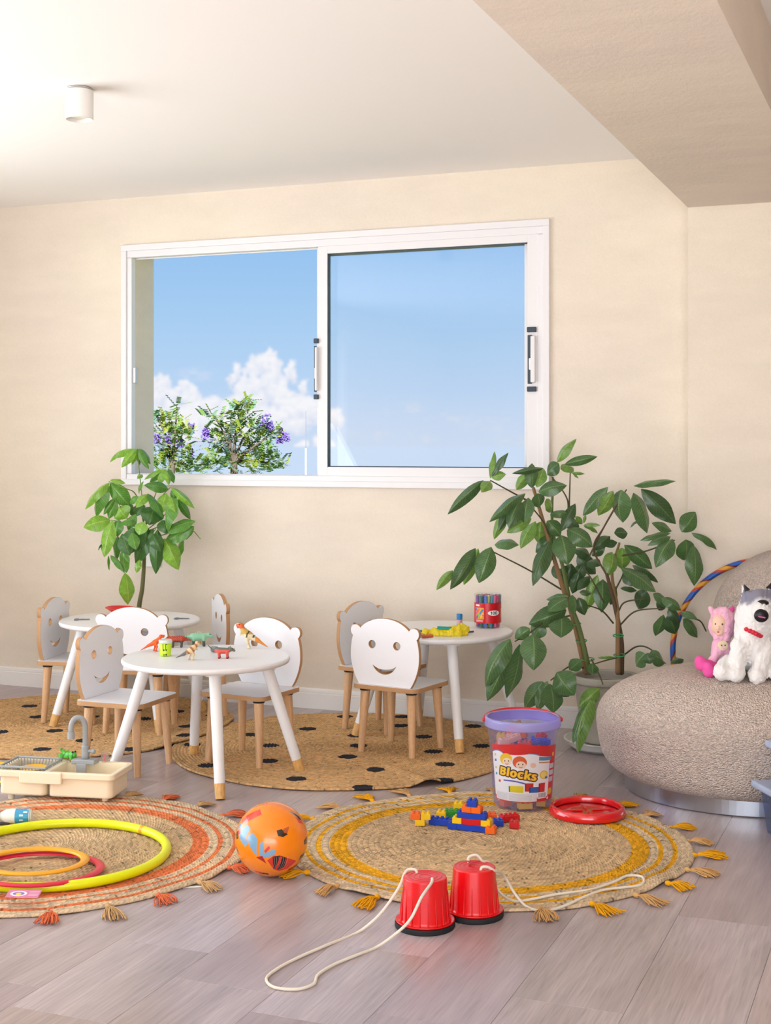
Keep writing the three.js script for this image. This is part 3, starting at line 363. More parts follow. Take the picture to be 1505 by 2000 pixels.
  const L = [ // [distance, [base x, y, tip x, y, width, kind], ...]: leaflets as measured, kind 3 is the younger yellow-green growth
    [-0.22, [345, 262, 365, 130, 30, 3], [352, 252, 432, 135, 34, 2], [350, 258, 420, 242, 38, 3], [345, 275, 300, 330, 44, 3], [310, 272, 135, 438, 46, 1]],
    [-0.12, [545, 308, 548, 188, 58, 0], [572, 306, 606, 215, 50, 3], [528, 240, 470, 318, 42, 3], [605, 212, 450, 238, 26, 1], [580, 328, 718, 296, 62, 0], [575, 335, 580, 405, 62, 0], [618, 362, 636, 430, 38, 3]],
    [0.1, [680, 190, 622, 245, 62, 1], [670, 182, 765, 68, 44, 3], [708, 192, 868, 155, 38, 0], [688, 216, 752, 212, 50, 3], [742, 236, 806, 240, 13, 3], [745, 236, 776, 262, 12, 3], [735, 238, 752, 218, 12, 3]],
    [-0.18, [515, 335, 340, 475, 46, 0], [490, 370, 435, 508, 66, 1], [530, 356, 512, 482, 62, 0], [420, 430, 362, 560, 42, 3], [545, 458, 425, 528, 46, 3], [432, 400, 385, 520, 34, 2]],
    [-0.06, [565, 472, 492, 606, 60, 3], [590, 474, 580, 580, 56, 3], [636, 440, 742, 436, 34, 0], [622, 470, 688, 545, 62, 0], [760, 385, 692, 520, 46, 2], [720, 512, 845, 598, 76, 0], [690, 540, 722, 686, 90, 0], [650, 540, 566, 626, 52, 1], [640, 560, 552, 788, 66, 1], [640, 590, 600, 700, 50, 0]],
    [0.12, [795, 485, 760, 448, 26, 3], [800, 482, 812, 438, 14, 3], [803, 488, 882, 492, 22, 3], [800, 492, 870, 532, 20, 3], [700, 470, 780, 500, 60, 2]],
    [-0.22, [365, 586, 484, 588, 60, 0], [348, 598, 288, 774, 76, 0], [285, 606, 214, 784, 48, 3], [272, 604, 148, 806, 62, 1], [160, 712, 80, 808, 36, 3]],
    [-0.06, [920, 304, 797, 444, 54, 0], [945, 322, 872, 444, 58, 3], [985, 318, 992, 478, 94, 0], [1045, 332, 1112, 530, 86, 0], [1082, 314, 1252, 484, 76, 2], [1046, 298, 1252, 275, 34, 0]],
    [0.0, [1232, 520, 1134, 480, 38, 0], [1226, 530, 1078, 566, 32, 0], [1226, 546, 1113, 592, 36, 0], [1236, 558, 1154, 698, 72, 0], [1280, 524, 1348, 426, 72, 0], [1330, 528, 1452, 612, 38, 0], [1300, 562, 1294, 664, 90, 0], [1338, 588, 1342, 788, 76, 0]],
    [0.06, [1016, 530, 950, 530, 52, 2], [940, 622, 915, 742, 66, 3], [988, 602, 990, 708, 68, 3], [1000, 588, 1136, 704, 60, 0], [930, 545, 846, 612, 46, 2], [965, 575, 900, 590, 36, 2], [905, 600, 840, 640, 40, 2], [1030, 500, 1080, 470, 40, 2]],
    [0.14, [830, 640, 748, 612, 54, 2], [820, 668, 884, 690, 60, 2], [800, 680, 768, 764, 54, 2], [740, 680, 706, 806, 70, 2], [780, 720, 745, 826, 50, 2], [870, 735, 815, 905, 58, 3], [895, 756, 888, 918, 68, 0], [700, 690, 735, 780, 66, 2], [830, 740, 770, 810, 40, 2], [930, 880, 960, 790, 50, 2], [770, 640, 860, 730, 70, 2], [650, 690, 690, 760, 40, 2]],
    [0.0, [985, 702, 1154, 818, 92, 0], [1040, 688, 1166, 772, 42, 2], [1062, 812, 980, 800, 28, 2], [1105, 810, 1068, 902, 66, 2], [1000, 720, 1060, 790, 60, 2]],
    [-0.04, [1140, 826, 1224, 892, 54, 0], [1182, 850, 1278, 908, 48, 0], [1160, 860, 1200, 900, 50, 2], [1192, 930, 1152, 1034, 48, 0], [1215, 930, 1250, 1024, 66, 2], [1290, 948, 1358, 1042, 58, 0], [1275, 916, 1358, 952, 36, 0], [1216, 900, 1262, 970, 44, 2]],
    [-0.1, [725, 838, 618, 856, 30, 0], [720, 850, 626, 912, 70, 0], [716, 906, 532, 976, 78, 1], [745, 832, 748, 934, 52, 0], [775, 846, 806, 932, 48, 2], [690, 925, 690, 1042, 98, 0], [602, 968, 556, 1046, 64, 0], [780, 820, 840, 826, 26, 2]],
    [-0.28, [440, 1048, 320, 1282, 78, 0], [444, 1092, 328, 1352, 72, 0], [488, 1074, 424, 1338, 88, 0], [552, 1026, 556, 1202, 96, 0], [536, 996, 464, 1048, 48, 0]],
    [-0.22, [668, 1212, 756, 1324, 98, 0], [602, 1258, 512, 1390, 66, 0], [624, 1254, 574, 1400, 54, 0], [636, 1268, 652, 1410, 98, 0], [655, 1250, 730, 1330, 60, 2]],
    [-0.24, [878, 1290, 776, 1386, 58, 3], [846, 1330, 770, 1612, 62, 3], [820, 1360, 748, 1560, 44, 0], [790, 1150, 730, 1200, 50, 0], [845, 1168, 848, 1226, 42, 0]],
    [-0.3, [1100, 1120, 1058, 1182, 62, 0], [1122, 1122, 1196, 1170, 60, 0], [1108, 1118, 1130, 1170, 50, 2], [1290, 1148, 1226, 1168, 30, 2], [870, 1140, 960, 1140, 12, 3]],
  ];
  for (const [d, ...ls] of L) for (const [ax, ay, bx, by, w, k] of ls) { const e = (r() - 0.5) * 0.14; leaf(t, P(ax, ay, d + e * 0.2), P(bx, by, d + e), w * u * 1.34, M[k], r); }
  const tie = mat('#3f9a5a', 0.6); for (const [x, y, n] of [[765, 972, 0.019], [792, 1055, 0.021], [826, 1146, 0.023], [973, 1030, 0.02], [978, 1126, 0.022]]) { const p = P(x, y).sub(foot); mesh('tie', new THREE.TorusGeometry(n, 0.0024, 6, 18).rotateX(Math.PI / 2 + 0.15).translate(p.x, p.y, p.z + 0.01), tie, t); }
  // the pot, its soil and its saucer stand on the floor
  const pot = thing('flower_pot', 'tapered grey clay pot holding the umbrella plant', 'pot', [foot.x, 0.026, foot.z]), stone = texture(256, 256, (x, y) => { const n = fbm(x / 40, y / 26, 4) - 0.5, k = 1 + n * 0.22 + (hash2(x, y) - 0.5) * 0.06; return [172 * k, 166 * k, 154 * k]; });
  const clay = new THREE.MeshPhysicalMaterial({ map: stone, roughness: 0.85 });
  mesh('body', lathe([[0, 0], [0.084, 0], [0.089, 0.006], [0.098, 0.06], [0.124, 0.236], [0.124, 0.24], [0.12, 0.24], [0.11, 0.22], [0.08, 0.215]], 56), clay, pot);
  mesh('rim', lathe([[0.122, 0.232], [0.134, 0.236], [0.137, 0.243], [0.137, 0.262], [0.134, 0.266], [0.121, 0.266], [0.118, 0.26], [0.117, 0.22]], 56), clay, pot);
  mesh('soil', (() => { const g = new THREE.CircleGeometry(0.118, 30, 0, Math.PI * 2).rotateX(-Math.PI / 2).translate(0, 0.228, 0); return g; })(), mat('#4a3b2c', 1), pot);
  const sau = thing('pot_saucer', 'white plastic saucer beneath the grey pot', 'saucer', [foot.x, 0, foot.z]);
  mesh('dish', lathe([[0, 0], [0.128, 0], [0.14, 0.012], [0.143, 0.013], [0.158, 0.036], [0.164, 0.037], [0.164, 0.041], [0.156, 0.041], [0.138, 0.024], [0, 0.024]], 56), mat('#dcdbd4', 0.4), sau);
}
{ // money tree behind the rear table
  const D = at(268, 1190, 1), P = (x, y, d = 0) => at(130 + x / 5.19, 850 + y / 5.19, 6.42 + d), u = 6.42 / FOCAL / 5.19, base = P(735, 1740).setY(0), t = thing('money_tree', 'small tree with bright green hanging leaves behind the rear table', 'plant', base.toArray()), r = rng(52);
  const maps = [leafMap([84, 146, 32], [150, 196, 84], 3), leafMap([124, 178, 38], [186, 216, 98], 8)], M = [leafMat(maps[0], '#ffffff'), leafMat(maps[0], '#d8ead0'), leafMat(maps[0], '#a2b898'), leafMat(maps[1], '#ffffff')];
  const bark = stemMat('#6a6840'), green = stemMat('#6f8a3c');
  plantStem(t, 'trunk', [base.clone().setY(0.25), P(735, 1740), P(765, 1560), P(785, 1290), P(788, 1100), P(795, 900)], 0.0135, 0.007, bark);
  for (const pts of [[[790, 1000], [770, 700], [740, 400], [715, 140]], [[792, 940], [700, 600], [600, 540], [430, 470]], [[795, 920], [900, 600], [995, 345]], [[795, 930], [950, 640], [1050, 530]], [[790, 1000], [640, 880], [500, 640]], [[792, 980], [1000, 800], [1110, 640]], [[790, 1040], [600, 900], [450, 860]], [[792, 1010], [900, 940], [1300, 880]], [[790, 1080], [880, 980], [900, 950]], [[790, 1100], [640, 1040], [590, 1390]], [[795, 1060], [1100, 980], [1250, 960], [1355, 1050]], [[790, 1050], [700, 960], [560, 1100]]]) plantStem(t, 'petiole', pts.map(([x, y], i) => P(x, y, (i / pts.length) * (r() - 0.6) * 0.3)), 0.0028, 0.0018, green);
  const L = [
    [0.02, [715, 138, 438, 272, 52, 3], [708, 140, 556, 328, 76, 3], [714, 146, 660, 302, 76, 3], [720, 140, 742, 304, 44, 1], [728, 140, 834, 345, 66, 0], [738, 138, 852, 296, 54, 0]],
    [-0.08, [440, 456, 596, 488, 48, 3], [432, 480, 188, 752, 92, 3], [420, 488, 300, 826, 132, 0], [440, 488, 655, 730, 136, 0], [420, 500, 300, 640, 60, 0]],
    [0.0, [985, 342, 786, 450, 66, 3], [990, 350, 842, 474, 66, 0], [984, 350, 936, 506, 104, 3], [1000, 344, 1036, 506, 66, 3], [1030, 342, 1086, 486, 62, 1]],
    [-0.1, [1060, 530, 1298, 745, 62, 3], [1030, 545, 786, 505, 94, 1], [1010, 588, 955, 792, 112, 3], [1060, 560, 1110, 660, 50, 1], [820, 590, 976, 838, 92, 1], [820, 598, 705, 736, 92, 3], [780, 466, 735, 596, 62, 0], [770, 400, 715, 440, 40, 3], [1050, 620, 1100, 780, 90, 3]],
    [-0.06, [500, 636, 428, 850, 90, 0], [496, 640, 374, 806, 62, 0], [520, 730, 612, 842, 160, 3], [445, 862, 172, 935, 142, 3], [640, 690, 730, 620, 60, 0], [800, 720, 640, 800, 110, 2], [890, 720, 835, 910, 190, 2], [700, 800, 620, 960, 100, 0], [600, 660, 660, 800, 90, 2]],
    [-0.12, [1110, 636, 1020, 980, 150, 0], [1128, 650, 1256, 856, 66, 1], [1304, 868, 990, 990, 116, 0], [1292, 926, 990, 1096, 122, 0], [970, 860, 1010, 1000, 120, 2], [1290, 930, 1210, 1060, 40, 0], [1180, 1040, 1140, 1246, 66, 0], [985, 1050, 1134, 1366, 152, 3]],
    [-0.14, [882, 946, 695, 1296, 166, 2], [922, 956, 904, 1408, 116, 2], [820, 940, 745, 1230, 120, 2], [690, 940, 620, 1216, 156, 2], [780, 876, 735, 1010, 124, 3], [660, 990, 704, 1160, 96, 0], [870, 1000, 960, 1180, 110, 2]],
    [-0.1, [470, 860, 380, 1236, 122, 3], [530, 856, 512, 1030, 104, 1], [520, 1024, 508, 1266, 72, 1], [560, 1000, 640, 1220, 130, 2], [575, 1150, 606, 1396, 104, 0], [448, 1216, 586, 1396, 64, 1], [592, 1396, 622, 1716, 136, 3], [744, 1260, 708, 1396, 54, 3], [424, 1220, 432, 1372, 22, 0], [560, 880, 700, 900, 90, 0], [360, 1100, 320, 1170, 18, 2]],
  ];
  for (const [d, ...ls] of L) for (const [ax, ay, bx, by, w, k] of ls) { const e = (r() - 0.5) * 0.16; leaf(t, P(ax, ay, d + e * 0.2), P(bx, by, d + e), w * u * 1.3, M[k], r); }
  const pot = thing('flower_pot', 'pale pot on the floor hidden behind the rear table', 'pot', base.toArray());
  mesh('body', lathe([[0, 0], [0.08, 0], [0.085, 0.01], [0.1, 0.26], [0.104, 0.262], [0.104, 0.28], [0.096, 0.28], [0.094, 0.255], [0, 0.252]], 40), mat('#cfc8bb', 0.7), pot);
}
// jacaranda trees in the garden, seen over the sill; their crowns are loose sprays of leaflets with mauve blossom
{
  const D = 22, k = D / FOCAL, P = (x, y, d = 0) => at(x, y, D + d), leafy = (c) => mat(c, 0.95, { transmission: 0.4, side: THREE.DoubleSide, specularIntensity: 0.2 }), bark = mat('#4a4238', 0.9);
  const tints = [leafy('#76842c'), leafy('#587838'), leafy('#557a68')], mauve = leafy('#735daf');
  function tree(label, trunk, crowns, blossoms, seed, lean) {
    const base = P(trunk[0], 925).setY(-3.2), t = thing('jacaranda_tree', label, 'tree', base.toArray()), r = rng(seed), rel = (p) => p.sub(base);
    const fork = rel(P(trunk[0] + lean, trunk[1]));
    mesh('trunk', tube([V(0, 0, 0), V(0.05, 1.5, 0.04), V(-0.02, fork.y * 0.7, 0), fork], (q) => mixn(0.16, 0.055, q), 24, 8), bark, t);
    const tri = [[], [], []];
    for (const [cx, cy, rx, ry, n, mix] of crowns) {
      const c = rel(P(cx, cy, (r() - 0.5) * 0.5)); mesh('branch', tube([fork, fork.clone().lerp(c, 0.5).add(V((r() - 0.5) * 0.1, 0.05, 0)), c], (q) => mixn(0.03, 0.008, q), 12, 5), bark, t);
      for (let i = 0; i < n * 0.62; i++) { // one feathery frond: a rib with leaflets both ways
        const a = r() * Math.PI * 2, q = Math.pow(r(), 0.55), p = c.clone().add(V(Math.cos(a) * rx * k * q, Math.sin(a) * ry * k * q, (r() - 0.5) * 2 * rx * k * 0.7)), dir = V(r() - 0.5, r() * 0.7 - 0.25, r() - 0.5).normalize(), side = V(-dir.z, 0.1, dir.x).normalize(), L = 0.13 + r() * 0.12, set = tri[r() < mix ? 0 : r() < 0.6 ? 1 : 2];
        for (let s = 0; s < 5; s++) for (const w of [-1, 1]) { const b = p.clone().addScaledVector(dir, L * s / 5), e = b.clone().addScaledVector(side, w * 0.038).addScaledVector(dir, 0.016), f = b.clone().addScaledVector(dir, 0.02).add(V(0, 0.01, 0)), g = e.clone().addScaledVector(dir, 0.022); set.push(b, e, f, e, g, f); }
      }
    }
    tri.forEach((list, i) => { if (!list.length) return; const g = new THREE.BufferGeometry().setFromPoints(list); g.computeVertexNormals(); g.setAttribute('uv', new THREE.Float32BufferAttribute(new Float32Array(list.length * 2), 2)); const o = mesh('foliage', g, tints[i], t); o.userData.kind = 'stuff'; });
    for (const [bx, by, br] of blossoms) { const list = [], c = rel(P(bx, by, -0.15)); for (let i = 0; i < 34; i++) { const h = r(); list.push(new THREE.ConeGeometry(0.018, 0.04, 5).rotateX(r() * 3).rotateZ(r() * 3).translate(c.x + (r() - 0.5) * br * k * 1.7 * (1 - h * 0.5), c.y + (h - 0.4) * br * k * 2, c.z + (r() - 0.5) * br * k * 1.6)); } mesh('blossom', merge(list), mauve, t); }
    return t;
  }
  tree('jacaranda tree outside, close to the left edge of the open window', [330, 905], [[330, 832, 36, 24, 90, 0.6], [318, 870, 30, 30, 90, 0.5], [362, 862, 28, 30, 80, 0.5], [335, 905, 50, 22, 110, 0.45], [375, 912, 30, 16, 60, 0.4], [305, 812, 24, 10, 20, 0.1], [345, 790, 30, 8, 6, 0.1]], [[372, 838, 11], [330, 862, 9], [352, 868, 8], [372, 886, 8], [306, 858, 8], [400, 852, 13]], 71, 6);
  tree('jacaranda tree outside with a tall crown in the middle of the open window', [455, 905], [[450, 838, 44, 26, 130, 0.5], [474, 802, 22, 18, 60, 0.5], [418, 812, 28, 12, 40, 0.4], [430, 870, 30, 26, 80, 0.4], [500, 868, 40, 32, 130, 0.3], [532, 848, 24, 14, 45, 0.2], [470, 900, 56, 24, 150, 0.6], [525, 905, 36, 20, 80, 0.3], [475, 785, 12, 6, 14, 0.3], [410, 908, 26, 16, 60, 0.3], [490, 835, 40, 18, 60, 0.3]], [[518, 824, 12], [527, 834, 8], [548, 848, 9], [558, 856, 8], [545, 860, 6], [400, 846, 7]], 72, 2);
  const m = thing('flagpole', 'thin white pole standing far outside beside the trees', 'pole', at(597, 925, 26).setY(-3.2).toArray()), top = at(598, 802, 26).y + 3.2;
  mesh('mast', rod(V(0, 0, 0), V(0, top * 0.86, 0), 0.03, 0.02, 8), mat('#9fa4ac', 0.5), m); mesh('topmast', rod(V(0, top * 0.86, 0), V(0, top, 0), 0.008, 0.005, 6), mat('#5d6a7c', 0.5), m);
}
// ------------------------------------------------------------------ the boucle lounge chair and what sits on and by it
const LAT = (lat, y, depth) => EYE.clone().addScaledVector(FW, depth).addScaledVector(RT, lat).setY(y);
{
  const boucleBump = texture(512, 512, (x, y) => { let m = 0; const s = 11, gx = Math.floor(x / s), gy = Math.floor(y / s); for (let i = -1; i <= 1; i++) for (let j = -1; j <= 1; j++) { const a = ((gx + i) % 46 + 46) % 46, b = ((gy + j) % 46 + 46) % 46, cx = (gx + i + hash2(a, b)) * s, cy = (gy + j + hash2(a + 99, b)) * s, d = Math.hypot(x - cx, y - cy) / s; m = Math.max(m, 1 - d * 1.1); } const v = Math.pow(clamp(m * 1.15), 0.7) * 225 + hash2(x, y) * 25; return [v, v, v]; }, false);
  const boucleMap = texture(512, 512, (x, y) => { const n = fbm(x / 9, y / 9, 2) - 0.5, q = hash2(x >> 2, y >> 2) - 0.5, k = 1 + n * 0.26 + q * 0.14; return [clamp(232 * k, 0, 255), clamp(212 * k, 0, 255), clamp(199 * k, 0, 255)]; });
  const boucle = new THREE.MeshPhysicalMaterial({ map: boucleMap, bumpMap: boucleBump, bumpScale: 0.010, roughness: 1, specularIntensity: 0.1, sheen: 0.35, sheenColor: lin('#cfc4bc'), sheenRoughness: 0.6 });
  const C = LAT(1.3, 0, 4.86), t = thing('lounge_chair', 'large rounded boucle lounge chair on a metal plinth', 'armchair', [C.x, 0, C.z], YAW);
  // a pebble: full at the middle, drawn in underneath
  const pebble = (rx, ry, rz, e, under, seg = 96, e2 = e) => { const g = new THREE.SphereGeometry(1, seg, 56), p = g.attributes.position, uv = g.attributes.uv; for (let i = 0; i < p.count; i++) { let x = p.getX(i), y = p.getY(i), z = p.getZ(i); const rho = Math.hypot(x, z), n = y < 0 ? e2 : e, f = 1 / Math.pow(Math.pow(rho, n) + Math.pow(Math.abs(y), n), 1 / n); x *= f; y *= f; z *= f; const d = y < 0 ? 1 + y * under : 1; p.setXYZ(i, x * rx * d, y * ry, z * rz * d); uv.setXY(i, uv.getX(i) * 10, uv.getY(i) * 4); } g.computeVertexNormals(); return g; };
  mesh('seat', pebble(0.555, 0.2, 0.505, 2.45, 0.05, 120, 4.6).translate(0, 0.226, 0), boucle, t);
  mesh('backrest', pebble(0.42, 0.33, 0.15, 2.2, 0.05, 72).rotateY(-0.78).translate(0.28, 0.5, -0.25), boucle, t);
  const oval = new THREE.Shape(); oval.absellipse(0, 0, 0.452, 0.404, 0, Math.PI * 2); const base = new THREE.ExtrudeGeometry(oval, { depth: 0.05, bevelEnabled: true, bevelSize: 0.003, bevelThickness: 0.003, bevelSegments: 2, curveSegments: 60 }).rotateX(-Math.PI / 2).translate(0, 0.004, 0); base.deleteAttribute('normal'); const bs = mergeVertices(base.deleteAttribute('uv')); bs.computeVertexNormals();
  mesh('plinth', base.toNonIndexed ? (() => { const g = base; g.computeVertexNormals(); return g; })() : base, mat('#b9bcc4', 0.28, { metalness: 1 }), t);
}
// hoop wound with ribbons of four colours, leaning on the pilaster behind the lounge chair
{
  const t = thing('striped_hoop', 'hoop with blue, yellow and red spiral stripes leaning behind the lounge chair', 'hoop', [-0.612, 0, 0.185]), R = 0.372, tr = 0.0115;
  const stripes = texture(512, 64, (x, y) => { const k = (((x / 512 * 20 + y / 64) % 1) + 1) % 1; return k < 0.42 ? [38, 92, 186] : k < 0.52 ? [120, 34, 50] : k < 0.82 ? [226, 160, 48] : [196, 60, 40]; });
  mesh('ring', new THREE.TorusGeometry(R, tr, 12, 120), new THREE.MeshPhysicalMaterial({ map: stripes, roughness: 0.35 }), t).rotation.x = -0.06; t.children[0].position.set(0, R + tr - 0.002, -0.015);
}
// plush husky
{
  const o = onY(1455, 1326, 0.412), s = 0.001705, p = (x, y, z = 0) => [(x - 1455) * s, (1328 - y) * s, z], r = (v) => v * s;
  const t = thing('plush_husky', 'white and grey plush husky sitting on the lounge chair', 'plush toy', [o.x, 0.412, o.z], YAW);
  const fur = (q) => (fbm(q.x * 170 + q.z * 60, q.y * 150 + q.z * 70, 2) - 0.5) * 0.0075;
  const g = body([
    [p(1478, 1278, -0.035), p(1476, 1238, -0.03), r(42), r(36)], [p(1470, 1262, 0), p(1462, 1240, 0.0), r(30), r(28)], [p(1478, 1210, -0.01), p(1482, 1196, -0.01), r(42), r(41)],
    [p(1476, 1202, 0.02), p(1476, 1190, 0.058), r(27), r(20)], [p(1484, 1184, -0.01), p(1484, 1176, -0.02), r(32), r(26)],
    [p(1440, 1262, 0.02), p(1430, 1310, 0.045), r(18), r(16)], [p(1430, 1312, 0.045), p(1428, 1314, 0.062), r(15), r(14)], [p(1490, 1272, 0.02), p(1472, 1314, 0.055), r(19), r(16)], [p(1470, 1315, 0.055), p(1466, 1317, 0.07), r(15), r(14)],
    [p(1425, 1304, -0.01), p(1402, 1310, 0.045), r(24), r(17)], [p(1520, 1308, -0.01), p(1510, 1314, 0.05), r(22), r(16)],
    [p(1462, 1170, -0.015), p(1456, 1154, -0.02), r(12), r(6)], [p(1500, 1168, -0.015), p(1508, 1150, -0.02), r(12), r(6)],
  ], 0.016, 84, fur);
  const grey = lin('#8d8b9c'), white = lin('#f2efec');
  mesh('body', paint(g, (x, y, z) => { const X = x / s + 1455, Y = 1328 - y / s, n = (noise3(x * 90, y * 90, z * 90) - 0.5); const top = smooth(1186, 1172, Y + n * 14) * (1 - smooth(0.03, 0.05, z)), back = smooth(-0.03, -0.06, z + n * 0.02) * smooth(1206, 1230, Y), flank = smooth(1446, 1430, X + n * 10) * smooth(0.0, -0.02, z) * smooth(1240, 1252, Y), rear = smooth(1500, 1512, X + n * 8) * smooth(1230, 1250, Y); const k = clamp(Math.max(top, back, flank, rear)); return new THREE.Color().copy(white).lerp(grey, k); }), mat('#ffffff', 1, { vertexColors: true, specularIntensity: 0.1, sheen: 0.4, sheenColor: lin('#ffffff') }), t);
  const black = mat('#131217', 0.4);
  mesh('nose', ball(r(10.5), ...p(1480, 1173, 0.062), 1.1, 0.62, 0.9), black, t);
  const mouth = mesh('mouth', ball(r(14.5), ...p(1473, 1196, 0.086), 1, 0.92, 0.5), black, t); mesh('tongue', rbox(r(14), r(2.4), 0.004, 0.001, 0, 0, 0).rotateZ(-0.2).translate(...p(1472, 1198, 0.0985)), mat('#d86a9c', 0.6), mouth);
  for (const [x, y, z] of [[1501, 1190, 0.05]]) { const e = mesh('eye', ball(r(5.5), ...p(x, y, z)), mat('#3f7f9a', 0.1), t); mesh('pupil', ball(r(3.6), ...p(x - 0.6, y, z + 0.006)), black, e); }
  for (const [x, y, a] of [[1456, 1156, 0.4], [1508, 1152, -0.3]]) { const e = mesh('ear', new THREE.ConeGeometry(r(14), r(30), 14).scale(1, 1, 0.5).rotateZ(a).translate(...p(x, y, -0.015)), mat('#efeaea', 1), t); mesh('ear_tip', new THREE.ConeGeometry(r(7.5), r(14), 10).scale(1, 1, 0.6).rotateZ(a).translate(...p(x - Math.sin(a) * -9 - 6 * a, y - 9, -0.014)), black, e); }
  mesh('collar', merge([0, 1, 2, 3, 4, 5].map((i) => ball(r(4.6), ...p(1451 + i * 5.4, 1226 + i * 2.6, 0.043 + Math.sin(i / 5 * 3.1) * 0.014), 1.2, 1, 0.6, 8))), mat('#d7263c', 0.5), t);
}
// doll in a pink bunny suit
{
  const o = onY(1398, 1314, 0.414), s = 0.001715, p = (x, y, z = 0) => [(x - 1398) * s, (1314 - y) * s, z], r = (v) => v * s;
  const t = thing('bunny_doll', 'baby doll in a fluffy pink hooded suit beside the plush husky', 'doll', [o.x, 0.414, o.z], YAW), fur = (q) => (fbm(q.x * 170, q.y * 150 + q.z * 90, 2) - 0.5) * 0.007, pink = mat('#f3b9cf', 1, { specularIntensity: 0.1, sheen: 0.4, sheenColor: lin('#ffe4ee') }), hot = mat('#ee5aa6', 0.95);
  mesh('suit', body([[p(1406, 1294), p(1408, 1258), r(21), r(18)], [p(1402, 1262, 0.02), p(1386, 1288, 0.035), r(10), r(9)], [p(1416, 1262, 0.02), p(1424, 1290, 0.03), r(10), r(9)]], 0.012, 36, fur), pink, t);
  const hood = mesh('hood', body([[p(1412, 1222, -0.012), p(1413, 1206, -0.012), r(27), r(25)], [p(1398, 1242, 0.012), p(1398, 1192, 0.012), r(7), r(7)], [p(1398, 1192, 0.012), p(1412, 1186, 0.018), r(7), r(7)], [p(1412, 1188, 0.02), p(1417, 1240, 0.022), r(6), r(6)], [p(1400, 1244, 0.014), p(1416, 1244, 0.022), r(6), r(6)]], 0.008, 40, fur), pink, t);
  const head = mesh('face', body([[p(1402, 1222, 0.012), p(1403, 1208, 0.012), r(15), r(15)], [p(1397, 1221, 0.036), p(1397, 1220, 0.038), r(4), r(3)], [p(1400, 1231, 0.028), p(1402, 1231, 0.028), r(6), r(6)]], 0.006, 32), mat('#f0c6ac', 0.5), t);
  for (const [x, z] of [[1393.5, 0.03], [1405, 0.036]]) mesh('eye', ball(r(2.6), ...p(x, 1213, z), 1, 1, 0.5, 10), mat('#5a4038', 0.2), head);
  mesh('mouth', ball(r(3.2), ...p(1397.5, 1228.5, 0.036), 1, 0.6, 0.5, 10), mat('#cf5a4a', 0.5), head);
  for (const [x, y, a, c] of [[1391, 1190, 0.6, pink], [1428, 1190, -0.55, hot]]) { const e = mesh('ear', ball(r(8), 0, 0, 0, 0.8, 1.5, 0.6, 12).rotateZ(a).translate(...p(x, y, -0.004)), c, hood); e.name = 'ear'; }
  mesh('boots', body([[p(1392, 1298, 0.03), p(1360, 1291, 0.06), r(11), r(12)], [p(1360, 1290, 0.06), p(1356, 1284, 0.064), r(13), r(10)], [p(1402, 1301, 0.035), p(1375, 1303, 0.085), r(11), r(11)], [p(1372, 1302, 0.087), p(1368, 1294, 0.09), r(13), r(10)]], 0.008, 36), hot, t);
  mesh('sash', rbox(r(36), r(5), 0.05, 0.003).rotateZ(0.15).translate(...p(1408, 1280, 0.012)), hot, t);
  const b = mesh('badge', lathe([[0, 0.003], [r(9), 0.003], [r(10.5), 0.0015], [r(10.5), 0]], 24).rotateX(Math.PI / 2 - 0.2).translate(...p(1407, 1256, 0.034)), mat('#efd9b4', 0.6), t); for (const dx of [-3.4, 3.4]) mesh('print', ball(r(1.5), ...p(1407 + dx, 1255, 0.039), 1, 1, 0.4, 8), mat('#6b4a34', 0.6), b);
}
